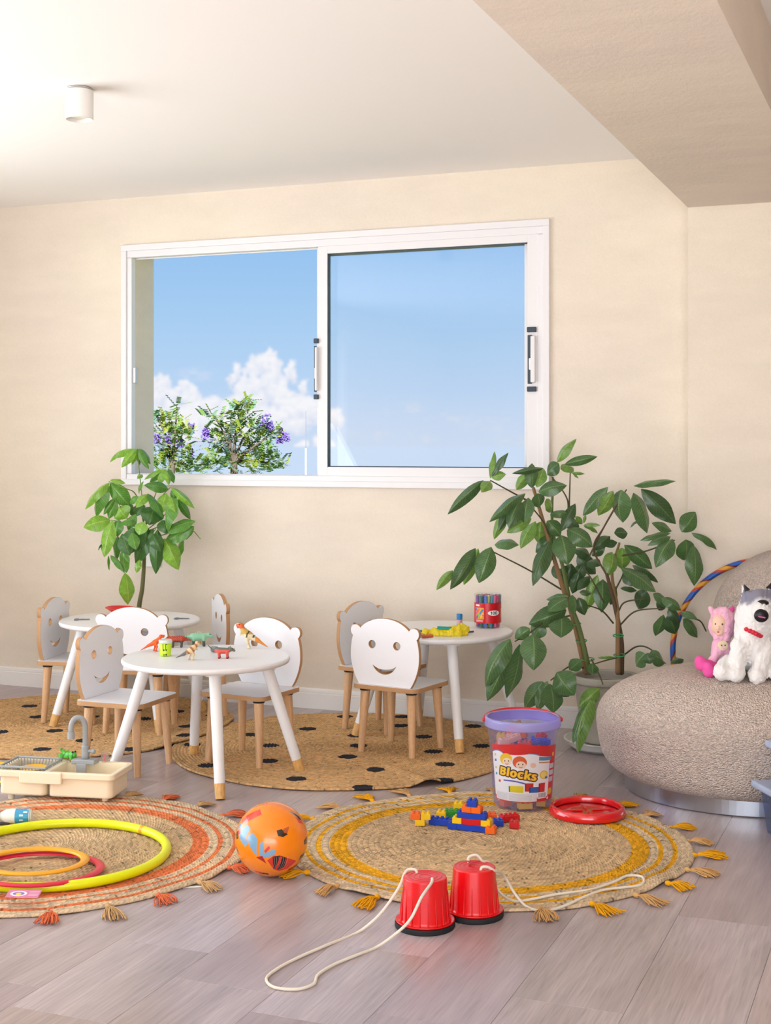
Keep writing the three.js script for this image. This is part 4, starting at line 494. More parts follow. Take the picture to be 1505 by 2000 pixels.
// clear storage boxes stacked by the lounge chair
{
  const clear = mat('#dfe8f6', 0.1, { transmission: 0.975, ior: 1.3 }), lidm = mat('#c9d6ee', 0.3, { transmission: 0.35, ior: 1.45 });
  const corner = onY(1478, 1616).addScaledVector(FW, -0.045), turn = Math.atan2(-0.855, 0.52), u = V(0.52, 0, 0.855), v = V(0.855, 0, -0.52);
  function storage(label, at0, h, w = 0.36, d = 0.28) {
    const c = at0.clone().addScaledVector(u, w / 2).addScaledVector(v, d / 2), t = thing('storage_box', label, 'box', [c.x, at0.y, c.z], turn, 'clear storage boxes'), th = 0.003, k = 0.016;
    const wall = (a, b, z, ry) => { const s = new THREE.Shape(); s.moveTo(-a / 2 + k, 0); s.lineTo(a / 2 - k, 0); s.lineTo(a / 2, h); s.lineTo(-a / 2, h); s.closePath(); return new THREE.ExtrudeGeometry(s, { depth: th, bevelEnabled: false }).rotateX(Math.atan2(k, h)).translate(0, 0, z - k).rotateY(ry); };
    mesh('side', merge([wall(w, h, d / 2, 0), wall(w, h, d / 2, Math.PI)]), clear, t); mesh('side', merge([wall(d, h, w / 2, Math.PI / 2), wall(d, h, w / 2, -Math.PI / 2)]), clear, t);
    mesh('bottom', rbox(w - 2 * k, th, d - 2 * k, 0.001, 0, th / 2, 0), clear, t);
    mesh('rib', merge([-0.3, -0.1, 0.1, 0.3].map((q) => box(0.004, h * 0.9, 0.003, q * w, h * 0.5, d / 2 - k * 0.5 + 0.002).applyMatrix4(new THREE.Matrix4()))), lidm, t);
    const lid = mesh('lid', merge([rbox(w + 0.05, 0.022, d + 0.05, 0.009, 0, h + 0.004, 0), rbox(w * 0.86, 0.006, d * 0.82, 0.003, 0, h + 0.017, 0)]), lidm, t); mesh('clip', rbox(0.07, 0.034, 0.01, 0.004, 0, h - 0.006, d / 2 + 0.028), lidm, lid);
    return t;
  }
  storage('lower clear storage box with bright toy pieces, by the lounge chair', corner.clone(), 0.142);
  storage('clear storage box stacked on top of another storage box', corner.clone().setY(0.165).addScaledVector(u, 0.0).addScaledVector(v, 0.045), 0.1, 0.32, 0.2);
  const bits = [['#e8c23a', 0.05, 0.052, 0.05, 0.09, 0.012, 0.012, 'long yellow toy piece inside the lower storage box'], ['#45c4dd', 0.08, 0.03, 0.035, 0.05, 0.045, 0.04, 'turquoise toy piece inside the lower storage box'], ['#7db64a', 0.03, 0.028, 0.045, 0.03, 0.035, 0.03, 'green toy piece inside the lower storage box'], ['#d9d9d2', 0.14, 0.035, 0.04, 0.05, 0.05, 0.04, 'pale grey toy piece inside the lower storage box'], ['#4a4f5a', 0.035, 0.012, 0.09, 0.04, 0.016, 0.03, 'dark toy piece at the bottom of the lower storage box'], ['#b9cf4a', 0.035, 0.07, 0.05, 0.02, 0.02, 0.02, 'small lime toy piece inside the lower storage box']];
  bits.forEach(([c, a, y, b, sx, sy, sz, label], i) => { const q = corner.clone().addScaledVector(u, a + 0.02).addScaledVector(v, b); const o = mesh('toy_piece', merge([rbox(sx, sy, sz, 0.006), new THREE.CylinderGeometry(sy * 0.3, sy * 0.3, 0.006, 10).translate(0, sy / 2 + 0.002, 0)]), mat(c, 0.4)); o.position.set(q.x, 0.004 + Math.max(y, sy / 2), q.z); o.rotation.y = turn + i; tag(o, label, 'toy', 'toy pieces in the storage box'); });
}
// ------------------------------------------------------------------ toys on the floor
{ // inflatable-looking play ball with printed shapes
  const c = onY(530, 1710), R = 0.1015, o = mesh('play_ball', new THREE.SphereGeometry(R, 64, 48), new THREE.MeshPhysicalMaterial({ roughness: 0.22, clearcoat: 0.5, clearcoatRoughness: 0.12, map: drawn(2048, 1024, (g, W, H) => {
    g.fillStyle = '#fb8a0c'; g.fillRect(0, 0, W, H);
    // prints are laid out by longitude and latitude as seen on the side that faces the room
    const L = (x, y) => [W * (0.5 + x / 360), H * (0.5 - y / 180)], poly = (c, pts) => { g.fillStyle = c; g.beginPath(); pts.forEach(([x, y], i) => (i ? g.lineTo(...L(x, y)) : g.moveTo(...L(x, y)))); g.closePath(); g.fill(); };
    const K = '#2a1a12', red = '#dc3420', deep = '#b01c1c', sky = '#7fa9c9', grey = '#9a8f8a';
    poly(red, [[-62, 38], [-30, 52], [-20, 40], [-46, 28]]); poly('#e86a5a', [[-70, 30], [-60, 38], [-46, 28], [-56, 22]]);
    for (let i = 0; i < 6; i++) poly(K, [[-66 + i * 8, 58 + i * 2.5], [-62 + i * 8, 60 + i * 2.5], [-62 + i * 8, 57 + i * 2.5], [-66 + i * 8, 55 + i * 2.5]]);
    poly(sky, [[-58, 16], [-44, 22], [-36, 16], [-44, 4], [-40, -6], [-46, -12], [-56, -2], [-62, 6]]); poly(sky, [[-40, 4], [-30, 10], [-22, 0], [-26, -26], [-32, -18], [-38, -8]]); poly(sky, [[-18, -6], [-12, -4], [-12, -22], [2, -16], [8, -18], [4, -26], [-14, -30], [-20, -24]]); poly(red, [[-12, -18], [-4, -10], [-2, -14], [-10, -22]]);
    poly(K, [[-76, 12], [-66, 14], [-64, 2], [-70, 0], [-78, 6]]); poly(red, [[-68, 18], [-60, 20], [-58, 10], [-66, 6]]); poly(sky, [[-74, 22], [-66, 26], [-58, 20], [-70, 14]]); poly(K, [[-80, -12], [-74, -10], [-70, -22], [-76, -20]]);
    poly(deep, [[-28, -28], [-10, -40], [-16, -26]]); poly(red, [[-8, -34], [4, -26], [18, -28], [44, -34], [56, -36], [44, -52], [22, -58], [4, -52]]);
    poly(K, [[2, -28], [14, -26], [28, -30], [30, -48], [18, -54], [4, -50]]); g.strokeStyle = '#c8b8b4'; g.lineWidth = 2.5; for (let i = 0; i < 7; i++) { g.beginPath(); g.moveTo(...L(4 + i * 4.4, -28)); g.quadraticCurveTo(...L(8 + i * 4, -40), ...L(2 + i * 4.6, -52)); g.stroke(); } poly(red, [[15, -27], [20, -29], [14, -53], [9, -51]]);
    poly(K, [[8, 12], [16, 14], [26, 6], [18, 2], [10, 4]]); poly('#c05a20', [[18, 14], [30, 18], [26, 8], [20, 8]]);
    poly(grey, [[40, 46], [52, 44], [74, 34], [64, 30], [50, 38]]); poly(K, [[52, 42], [66, 36], [72, 26], [60, 30]]); poly(red, [[50, 36], [60, 30], [68, 22], [54, 24]]);
    poly(K, [[62, -4], [74, 4], [78, -8], [64, -10]]); poly(K, [[62, -28], [76, -20], [80, -28], [66, -36]]); poly(deep, [[50, -52], [72, -42], [78, -50], [56, -60]]); poly(K, [[-50, -58], [-10, -64], [-14, -70], [-46, -64]]); poly(red, [[-58, -54], [-30, -60], [-34, -64], [-56, -60]]);
    for (let i = 0; i < 14; i++) { const x = 110 + (i * 53) % 140, y = -50 + (i * 37) % 100; poly([K, red, sky, deep][i % 4], [[x, y], [x + 18, y + 6], [x + 14, y - 10], [x + 2, y - 12]]); }
  }) })); o.position.set(c.x, R + 0.001, c.z); o.quaternion.setFromAxisAngle(V(0, 1, 0), 0.461).multiply(new THREE.Quaternion().setFromAxisAngle(V(1, 0, 0), -0.28)).multiply(new THREE.Quaternion().setFromAxisAngle(V(0, 1, 0), -Math.PI / 2)); tag(o, 'shiny orange ball with red, blue and black prints', 'ball');
}
{ // big neon hoop and two flat rings
  const h = thing('neon_hoop', 'large neon yellow hula hoop on the orange banded rug', 'hoop', [-2.367, RUG_H, 2.402]); mesh('tube', new THREE.TorusGeometry(0.317, 0.0135, 14, 140).rotateX(Math.PI / 2).translate(0, 0.0137, 0), mat('#e6ee08', 0.3), h);
  const jt = onY(228, 1629, 0.03).sub(h.position), a = Math.atan2(jt.z, jt.x); mesh('joint', new THREE.TorusGeometry(0.317, 0.0139, 12, 6, 0.05).rotateX(Math.PI / 2).rotateY(-a).translate(0, 0.0137, 0), mat('#e8a818', 0.4), h);
  const ring = (name, label, c, R, r, color, y, tilt) => { const t = thing(name, label, 'ring', c); const o = mesh('band', lathe([[R - 0.012, -r * 0.6], [R, -r], [R + 0.01, -r * 0.5], [R + 0.012, r * 0.3], [R + 0.002, r], [R - 0.010, r * 0.6], [R - 0.013, 0], [R - 0.012, -r * 0.6]], 120), mat(color, 0.32), t); t.position.y = y; t.rotation.set(tilt[0], 0, tilt[1]); return t; };
  ring('throwing_ring', 'flat red throwing ring under the orange ring', [-2.316, 0, 2.562], 0.172, 0.006, '#dc2340', 0.028, [-0.05, 0]);
  ring('throwing_ring', 'flat orange-yellow throwing ring lying on top of the red ring', [-2.342, 0, 2.541], 0.140, 0.006, '#f6ac1c', 0.041, [-0.05, 0]);
  const p = onY(46, 1748, 0.04), s = thing('hang_tag', 'small pink printed card lying across the hoops', 'card', [p.x, 0.043, p.z], 0.33);
  mesh('card', rbox(0.086, 0.0012, 0.04, 0.0005).rotateX(0.18), new THREE.MeshPhysicalMaterial({ roughness: 0.25, clearcoat: 0.5, map: drawn(256, 128, (g) => { g.fillStyle = '#d77aa0'; g.fillRect(0, 0, 256, 128); g.fillStyle = '#efe2ee'; g.beginPath(); g.ellipse(90, 64, 66, 44, 0, 0, 7); g.fill(); g.fillStyle = '#8a6ab8'; g.beginPath(); g.ellipse(90, 64, 46, 28, 0, 0, 7); g.fill(); g.fillStyle = '#f2d25a'; g.beginPath(); g.arc(90, 70, 22, 0, 7); g.fill(); g.strokeStyle = '#f4d8e4'; g.lineWidth = 5; for (let i = 0; i < 4; i++) { g.beginPath(); g.moveTo(170, 30 + i * 22); g.lineTo(244, 26 + i * 22); g.stroke(); } }) }), s);
  const q = onY(378, 1733), ta = thing('rug_tag', 'thin white care tag sticking out under the orange banded rug', 'tag', [q.x, 0.0012, q.z], 0.55); mesh('strip', rbox(0.07, 0.0012, 0.012, 0.0004), mat('#eceae6', 0.6), ta); mesh('loop', new THREE.TorusGeometry(0.009, 0.0008, 6, 18).rotateX(Math.PI / 2).translate(-0.042, 0.0005, 0.006), mat('#e6e2dc', 0.5), ta);
}
// walking cups with cords
{
  const red = mat('#e60a12', 0.3, { clearcoat: 0.4, clearcoatRoughness: 0.15 }), rubber = mat('#1a1a1e', 0.7), cordm = new THREE.MeshPhysicalMaterial({ color: lin('#e6dccb'), roughness: 0.95 });
  function cup(label, x, z, turn) {
    const t = thing('walking_cup', label, 'stilt cup', [x, 0, z], turn, 'walking cups');
    mesh('rubber_ring', lathe([[0.066, 0], [0.074, 0], [0.0755, 0.003], [0.0755, 0.013], [0.074, 0.014], [0.06, 0.014]], 64), rubber, t);
    const b = lathe([[0.060, 0.0145], [0.0735, 0.0145], [0.0742, 0.019], [0.0718, 0.019], [0.066, 0.0165], [0.0615, 0.018], [0.0600, 0.024], [0.0578, 0.086], [0.0562, 0.0875], [0.0545, 0.1215], [0.0535, 0.1245], [0.0505, 0.1255], [0.0495, 0.1245], [0.041, 0.1245], [0.0405, 0.1255], [0.0395, 0.1255], [0.039, 0.1245], [0.029, 0.1245], [0.0285, 0.1255], [0.0275, 0.1255], [0.027, 0.1245], [0.016, 0.1245], [0.0155, 0.1255], [0.0145, 0.1255], [0.014, 0.1245], [0, 0.1245]], 72);
    mesh('cup_body', b, red, t);
    for (let i = 0; i < 18; i++) { const a = i / 18 * Math.PI * 2; mesh('rib', rod(V(Math.cos(a) * 0.0625, 0.018, Math.sin(a) * 0.0625), V(Math.cos(a) * 0.0576, 0.084, Math.sin(a) * 0.0576), 0.0026, 0.0007, 5), red, t); }
    return t;
  }
  const a = cup('red walking cup with its cord looped on the bare floor', -1.187, 2.52, 0.3), b = cup('red walking cup beside the rug, its cord lying over the rug edge', -1.098, 2.397, 1.1);
  const cord = (label, pts) => { const o = mesh('cord', tube(pts, 0.0036, pts.length * 12, 8), cordm); tag(o, label, 'cord', 'walking cup cords'); return o; };
  const F = (x, y, h = 0.0042) => onY(x, y, h), T = (c, dx, y, dz) => V(c.position.x + dx, y, c.position.z + dz);
  cord('cream cord looping from the front walking cup over the floor', [T(a, -0.028, 0.118, -0.018), T(a, -0.03, 0.132, -0.016), T(a, -0.052, 0.131, -0.014), F(776, 1745, 0.1).lerp(T(a, -0.07, 0.1, -0.01), 0.5), F(742, 1785, 0.045), F(705, 1817), F(640, 1845), F(585, 1869), F(545, 1890), F(520, 1912), F(535, 1928), F(580, 1932), F(612, 1922), F(620, 1905), F(650, 1885), F(700, 1864), F(735, 1850), F(770, 1826, 0.028), F(800, 1797, 0.062), F(823, 1752, 0.11), T(a, 0.034, 0.127, 0.044), T(a, 0.030, 0.131, 0.03), T(a, 0.03, 0.118, 0.028)]);
  cord('cream cord looping from the rear walking cup over the rug', [T(b, -0.02, 0.118, -0.022), T(b, -0.024, 0.137, -0.026), T(b, -0.005, 0.143, -0.036), T(b, 0.01, 0.128, -0.04), T(b, 0.02, 0.12, -0.058), F(968, 1732, 0.07), F(1005, 1760, 0.015), F(1040, 1756, 0.012), F(1085, 1747, 0.013), F(1150, 1738, 0.013), F(1200, 1722, 0.013), F(1228, 1710, 0.013), F(1252, 1712, 0.013), F(1252, 1728, 0.013), F(1220, 1733, 0.013), F(1180, 1738, 0.013), F(1140, 1752, 0.013), F(1105, 1768, 0.011), F(1065, 1779, 0.008), F(1030, 1772, 0.008), F(1005, 1745, 0.03), F(985, 1712, 0.075), T(b, 0.053, 0.122, 0.004), T(b, 0.04, 0.132, 0.016), T(b, 0.027, 0.131, 0.024), T(b, 0.026, 0.118, 0.024)]);
  const bow = mesh('ribbon', merge([rbox(0.03, 0.003, 0.005, 0.0012).rotateY(0.5).rotateZ(0.25), rbox(0.012, 0.003, 0.005, 0.0012).rotateY(-0.6).translate(-0.015, 0.001, 0)]), mat('#b8182c', 0.5)); bow.position.copy(T(b, -0.004, 0.1305, -0.012)); tag(bow, 'short dark red ribbon end on the rear walking cup', 'ribbon');
}
// building blocks
const BU = 0.0155, BH = 0.0185, blockMats = Object.fromEntries(Object.entries({ blue: '#1140b4', red: '#cf1620', yellow: '#f2c414', orange: '#f2691a', green: '#2f9a36', pink: '#e87a9a', peach: '#f2bd92' }).map(([k, c]) => [k, mat(c, 0.32)])), blockShapes = {};
function blockShape(n, m) { return blockShapes[n + 'x' + m] ??= (() => { const list = [rbox(n * BU - 0.0006, BH, m * BU - 0.0006, 0.0012, 0, BH / 2, 0, 1)]; for (let i = 0; i < n; i++) for (let j = 0; j < m; j++) list.push(new THREE.CylinderGeometry(0.0046, 0.005, 0.0052, 12).translate((i - (n - 1) / 2) * BU, BH + 0.0024, (j - (m - 1) / 2) * BU)); return merge(list); })(); }
function block(color, n, m, x, y, z, turn, label, group = 'building blocks', tilt) { const o = mesh('toy_block', blockShape(n, m), blockMats[color]); o.position.set(x, y, z); o.rotation.set(tilt?.[0] ?? 0, turn, tilt?.[1] ?? 0); return tag(o, label, 'block', group); }
{
  const y0 = RUG_H + 0.001, x0 = -1.412, z0 = 1.688, X = (u) => x0 + u * BU, row = (k) => y0 + k * (BH + 0.0002);
  block('blue', 2, 2, X(1), row(0), z0 - 0.002, 0, 'short blue block at the far left of the block pyramid, bottom row'); block('blue', 6, 2, X(5), row(0), z0, 0, 'long blue block at the bottom of the block pyramid'); block('orange', 2, 2, X(9.05), row(0), z0 + 0.008, 0.05, 'orange block at the bottom right end of the pyramid');
  block('yellow', 2, 2, X(2), row(1), z0, 0, 'yellow block at the left end of the pyramid second row'); block('red', 4, 2, X(5), row(1), z0, 0, 'long red block in the middle of the pyramid second row'); block('yellow', 2, 2, X(8), row(1), z0, 0, 'yellow block at the right end of the pyramid second row');
  block('blue', 6, 2, X(5), row(2), z0, 0, 'long blue block forming the third row of the pyramid'); block('orange', 2, 2, X(4), row(3), z0, 0, 'left orange block just under the pyramid top'); block('orange', 2, 2, X(6), row(3), z0, 0, 'right orange block just under the pyramid top'); block('blue', 2, 2, X(5), row(4), z0, 0.08, 'blue block crowning the pyramid');
  const g = (px, py) => onY(px, py, y0);
  let p = g(820, 1611); block('yellow', 2, 2, p.x, y0, p.z, 0.3, 'yellow block under an orange block, left of the pyramid'); block('orange', 2, 2, p.x - 0.014, y0 + BH + 0.0002, p.z + 0.003, 0.3, 'orange block on top of the loose yellow block'); block('yellow', 2, 2, p.x + 0.0165, y0 + BH + 0.0002, p.z - 0.008, 0.3, 'yellow block standing next to the raised orange block');
  p = g(862, 1610); block('blue', 5, 2, p.x, y0, p.z, 0.05, 'long blue block with five studs behind the pyramid left end'); p = g(862, 1596); block('yellow', 2, 2, p.x, y0, p.z, 0.2, 'yellow block lying behind the long loose blue block'); p = g(886, 1594); block('green', 4, 2, p.x, y0, p.z, 0.35, 'green block lying behind the pyramid'); p = g(898, 1588); block('yellow', 2, 2, p.x, y0 + BH, p.z + 0.012, 0.2, 'yellow block resting on the green block');
  p = g(960, 1600); block('orange', 2, 2, p.x, y0, p.z, 0.4, 'orange block behind the right side of the pyramid'); p = g(972, 1612); block('blue', 2, 2, p.x, y0, p.z, 0.5, 'small blue block right beside the pyramid'); p = g(994, 1603); block('red', 4, 2, p.x, y0, p.z, 0.75, 'long red block in front of the blocks bucket'); p = g(1004, 1616); block('red', 2, 2, p.x, y0, p.z, 0.25, 'red block with studs nearest the red lid');
}
// the blocks bucket, its handle and lid
{
  const bx = -1.275, bz = 1.335, t = thing('blocks_bucket', 'translucent purple bucket with a printed label and red handle', 'bucket', [bx, RUG_H, bz], YAW), plastic = mat('#e2defe', 0.06, { transmission: 0.9, ior: 1.3 });
  mesh('tub', lathe([[0, 0.003], [0.088, 0.003], [0.093, 0.006], [0.096, 0.012], [0.1155, 0.268], [0.1155, 0.292]], 64), plastic, t);
  mesh('rim', lathe([[0.1155, 0.262], [0.1245, 0.264], [0.1265, 0.268], [0.1265, 0.288], [0.1245, 0.294], [0.1195, 0.296], [0.1155, 0.293]], 64), mat('#c2bcf8', 0.18, { transmission: 0.5, ior: 1.4 }), t);
  const arc = []; for (let i = 0; i <= 24; i++) { const a = Math.PI + i / 24 * Math.PI; arc.push([Math.cos(a) * 0.1285, 0.284 + Math.sin(i / 24 * Math.PI) * 0.013, Math.sin(a) * 0.1265]); }
  mesh('handle', merge([tube(arc, 0.0046, 60, 8), ball(0.008, -0.1285, 0.284, 0, 0.7), ball(0.008, 0.1285, 0.284, 0, 0.7)]), mat('#d4141c', 0.35), t);
  const art = drawn(1024, 900, (g, W, H) => {
    g.fillStyle = '#d81e1e'; g.fillRect(0, 0, W, H);
    g.fillStyle = '#f4f4f6'; g.beginPath(); g.moveTo(0, 130); g.quadraticCurveTo(120, 60, 200, 140); g.quadraticCurveTo(360, 190, 540, 150); g.quadraticCurveTo(640, 140, 700, 170); g.lineTo(880, 180); g.lineTo(880, 830); g.lineTo(0, 830); g.closePath(); g.fill(); g.strokeStyle = '#3a86c4'; g.lineWidth = 12; g.beginPath(); g.moveTo(0, 124); g.quadraticCurveTo(120, 54, 200, 134); g.moveTo(540, 144); g.quadraticCurveTo(640, 134, 700, 164); g.stroke();
    g.fillStyle = '#5a8fb4'; g.fillRect(690, 180, 210, 60); g.fillStyle = '#c98a5a'; g.fillRect(690, 262, 190, 20);
    for (const [x, y, c] of [[60, 170, '#d8cf8a'], [60, 260, '#3f7fd0'], [60, 380, '#d8d29a'], [60, 480, '#4f9ac8'], [120, 590, '#d83a2a']]) { g.fillStyle = c; g.fillRect(x - 20, y - 14, 38, 30); g.fillRect(x - 12, y - 24, 12, 12); g.fillRect(x + 4, y - 24, 12, 12); }
    // two plain cartoon children's heads
    const head = (x, y, hair, s) => { g.fillStyle = hair; g.beginPath(); g.arc(x, y - 20 * s, 92 * s, 0, 7); g.fill(); g.fillStyle = '#f8dcc4'; g.beginPath(); g.ellipse(x + 16 * s, y + 24 * s, 66 * s, 60 * s, 0, 0, 7); g.fill(); g.fillStyle = '#4a2a1a'; for (const dx of [-14, 40]) { g.beginPath(); g.ellipse(x + dx * s, y + 10 * s, 7 * s, 13 * s, 0, 0, 7); g.fill(); } g.strokeStyle = '#a8402a'; g.lineWidth = 7 * s; g.beginPath(); g.arc(x + 14 * s, y + 40 * s, 22 * s, 0.2, 2.9); g.stroke(); };
    head(240, 250, '#f0c52a', 1); head(430, 300, '#e2602a', 1.02); g.fillStyle = '#f3c9ac'; g.beginPath(); g.arc(610, 320, 40, 0, 7); g.fill();
    g.save(); g.translate(390, 520); g.rotate(0.16); g.font = 'bold 176px sans-serif'; g.textAlign = 'center'; g.lineJoin = 'round'; g.lineWidth = 44; g.strokeStyle = '#2b2430'; g.strokeText('Blocks', 0, 0); g.lineWidth = 14; g.strokeStyle = '#f29a1a'; g.strokeText('Blocks', 0, 0); g.fillStyle = '#fbd52a'; g.fillText('Blocks', 0, 0); g.restore();
    g.strokeStyle = '#5a5ab8'; g.lineWidth = 22; g.beginPath(); g.moveTo(190, 570); g.quadraticCurveTo(380, 560, 560, 630); g.stroke();
    g.fillStyle = '#e8c52a'; g.beginPath(); g.arc(780, 470, 70, 0, 7); g.fill(); g.fillStyle = '#f6e27a'; g.beginPath(); g.arc(780, 470, 52, 0, 7); g.fill(); g.fillStyle = '#3a6fb8'; g.fillRect(800, 500, 50, 36);
    const bl = (x, y, w, h, c, d) => { g.fillStyle = c; g.fillRect(x, y, w, h); g.fillStyle = d; g.fillRect(x - 20, y + 6, 20, h - 6); }; bl(290, 650, 190, 100, '#e6d21e', '#2a7a6a'); bl(520, 600, 100, 130, '#cc2424', '#8a1a1a'); bl(580, 660, 120, 90, '#2a62b4', '#1c3f7a'); bl(720, 600, 90, 150, '#d22a2a', '#a01a1a');
    g.fillStyle = '#e9e9ec'; g.fillRect(20, 760, 660, 130); g.strokeStyle = '#b9b9c4'; g.lineWidth = 4; for (let i = 0; i < 6; i++) { g.beginPath(); g.moveTo(40, 778 + i * 18); g.lineTo(240, 782 + i * 18); g.moveTo(270, 778 + i * 18); g.lineTo(600, 786 + i * 18); g.stroke(); }
    g.fillStyle = '#fff'; g.fillRect(690, 750, 160, 100); g.fillStyle = '#222'; for (let i = 0, x = 700; x < 838; i++) { const w = 2 + ((i * 7) % 5); g.fillRect(x, 760, w, 76); x += w + 3 + ((i * 3) % 4); }
    g.fillStyle = '#c8d0d8'; for (let i = 0; i < 3; i++) g.fillRect(890, 300 + i * 110, 100, 80); g.fillStyle = '#e8b820'; g.beginPath(); g.arc(930, 760, 56, 0, 7); g.fill(); g.fillStyle = '#f0c53a'; g.fillRect(930, 120, 40, 60); g.fillStyle = '#f4f4f6'; g.beginPath(); g.arc(880, 862, 22, 0, 7); g.fill();
  });
  const lab = new THREE.CylinderGeometry(0.1136, 0.0988, 0.186, 64, 1, true, -1.17, 2.34).translate(0, 0.126, 0); // a printed sleeve that hugs the front of the tub
  { const p = lab.attributes.position, uv = lab.attributes.uv; for (let i = 0; i < p.count; i++) { const a = Math.atan2(p.getX(i), p.getZ(i)); uv.setX(i, clamp((a + 1.17) / 2.34)); if (p.getY(i) > 0.14) { const s = Math.sin(a * 2.7 + 1.9) * 0.006; p.setY(i, p.getY(i) + s); } } }
  mesh('label_print', lab, new THREE.MeshPhysicalMaterial({ map: art, roughness: 0.9, transmission: 0.3, clearcoat: 0.6, clearcoatRoughness: 0.2, side: THREE.DoubleSide }), t);
  // loose blocks in the bucket
  const r = rng(88), round = ['front right', 'front', 'front left', 'back left', 'back', 'back right'];
  for (const [level, y, colours] of [['bottom', 0.007, ['yellow', 'yellow', 'orange', 'peach', 'pink', 'orange']], ['second', 0.032, ['orange', 'yellow', 'peach', 'red', 'yellow', 'blue']], ['upper', 0.186, ['red', 'peach', 'yellow', 'orange', 'blue', 'yellow']], ['top', 0.208, ['blue', 'red', 'peach', 'yellow', 'orange', 'red']]]) colours.forEach((c, i) => { const a = (i + 0.5) / 6 * Math.PI * 2 - YAW, d = y > 0.1 ? 0.078 : 0.068; block(c, i % 3 === 1 ? 3 : 2, 2, bx + Math.cos(a) * d, RUG_H + y, bz + Math.sin(a) * d, -a + Math.PI / 2 + (r() - 0.5) * 0.8, `${c} block in the purple bucket, ${level} layer, ${round[i]}`, 'blocks in the bucket'); });
  for (let k = 0; k < 7; k++) block(['yellow', 'orange', 'red', 'blue', 'yellow', 'peach', 'orange'][k], 3, 2, bx, RUG_H + 0.008 + k * 0.026, bz, k * 0.8, `${['yellow', 'orange', 'red', 'blue', 'yellow', 'peach', 'orange'][k]} block buried in the middle of the bucket, ${['lowest', 'second lowest', 'third from below', 'in the centre', 'third from above', 'second from above', 'uppermost'][k]}`, 'blocks in the bucket');
  const q = (c, n2, dx, y, dz, turn, label, tilt) => block(c, n2, 2, bx + dx, RUG_H + y, bz + dz, turn, label, 'blocks heaped at the top of the bucket', tilt);
  q('peach', 3, -0.018, 0.222, 0.035, 0.5, 'peach block heaped highest in the purple bucket', [0.3, 0.2]); q('blue', 2, 0.048, 0.212, 0.035, 0.2, 'blue block on the heap inside the purple bucket', [0.2, -0.3]); q('orange', 2, -0.03, 0.238, 0.015, 1.2, 'orange block tilted on the heap inside the bucket', [-0.3, 0.2]);
  // lid
  const l = thing('bucket_lid', 'round red bucket lid lying upside down on the rug', 'lid', [-1.048, RUG_H + 0.001, 1.372]), redp = mat('#dd0f17', 0.2, { clearcoat: 1, clearcoatRoughness: 0.1 });
  mesh('rim', lathe([[0.098, 0.006], [0.104, 0.001], [0.121, 0], [0.124, 0.004], [0.1235, 0.016], [0.119, 0.026], [0.115, 0.030], [0.109, 0.030], [0.106, 0.025], [0.105, 0.012]], 72), redp, l); mesh('panel', lathe([[0, 0.010], [0.05, 0.010], [0.052, 0.012], [0.07, 0.012], [0.072, 0.009], [0.106, 0.009]], 72), redp, l);
  for (let i = 0; i < 4; i++) mesh('rib', rbox(0.06, 0.006, 0.006, 0.002, 0.045, 0.013, 0).rotateY(0.5 + i * Math.PI / 2), redp, l);
}
// ------------------------------------------------------------------ toys and pens on the tables, the toy sink
const skin = new THREE.MeshPhysicalMaterial({ color: lin('#ffffff'), vertexColors: true, roughness: 0.45 });
const TOP = (lift) => 0.435 + lift;
// two-legged toy dinosaur, head towards +x; all lengths in shares of its height
function biped(label, p, h, turn, look, tailUp = 0.1, group = 'toy dinosaurs on the front table') {
  const t = thing('toy_dinosaur', label, 'toy dinosaur', p, turn, group), q = (x, y, z = 0) => [x * h, y * h, z * h];
  const g = body([[q(-0.02, 0.5), q(0.14, 0.62), 0.17 * h, 0.14 * h], [q(0.14, 0.62), q(0.28, 0.82), 0.12 * h, 0.08 * h], [q(0.28, 0.85), q(0.46, 0.87), 0.10 * h, 0.055 * h], [q(0.3, 0.82), q(0.44, 0.78), 0.05 * h, 0.035 * h], [q(-0.08, 0.48), q(-0.42, 0.32), 0.14 * h, 0.075 * h], [q(-0.42, 0.32), q(-0.85, 0.08 + tailUp), 0.075 * h, 0.012 * h],
    [q(0, 0.46, 0.1), q(0.08, 0.26, 0.13), 0.09 * h, 0.05 * h], [q(0.08, 0.26, 0.13), q(0, 0.05, 0.13), 0.045 * h, 0.032 * h], [q(0, 0.04, 0.13), q(0.1, 0.03, 0.13), 0.034 * h, 0.026 * h], [q(-0.02, 0.46, -0.1), q(-0.04, 0.24, -0.13), 0.09 * h, 0.05 * h], [q(-0.04, 0.24, -0.13), q(-0.12, 0.05, -0.13), 0.045 * h, 0.032 * h], [q(-0.12, 0.04, -0.13), q(-0.02, 0.03, -0.13), 0.034 * h, 0.026 * h],
    [q(0.2, 0.62, 0.08), q(0.3, 0.5, 0.1), 0.035 * h, 0.02 * h], [q(0.2, 0.62, -0.08), q(0.3, 0.5, -0.1), 0.035 * h, 0.02 * h]], 0.05 * h, 52);
  mesh('body', paint(g, (x, y, z) => lin(look(x / h, y / h, z / h))), skin, t); for (const s of [-1, 1]) mesh('eye', ball(0.022 * h, ...q(0.33, 0.9, s * 0.078), 1, 1, 1, 8), mat('#16120e', 0.2), t); return t;
}
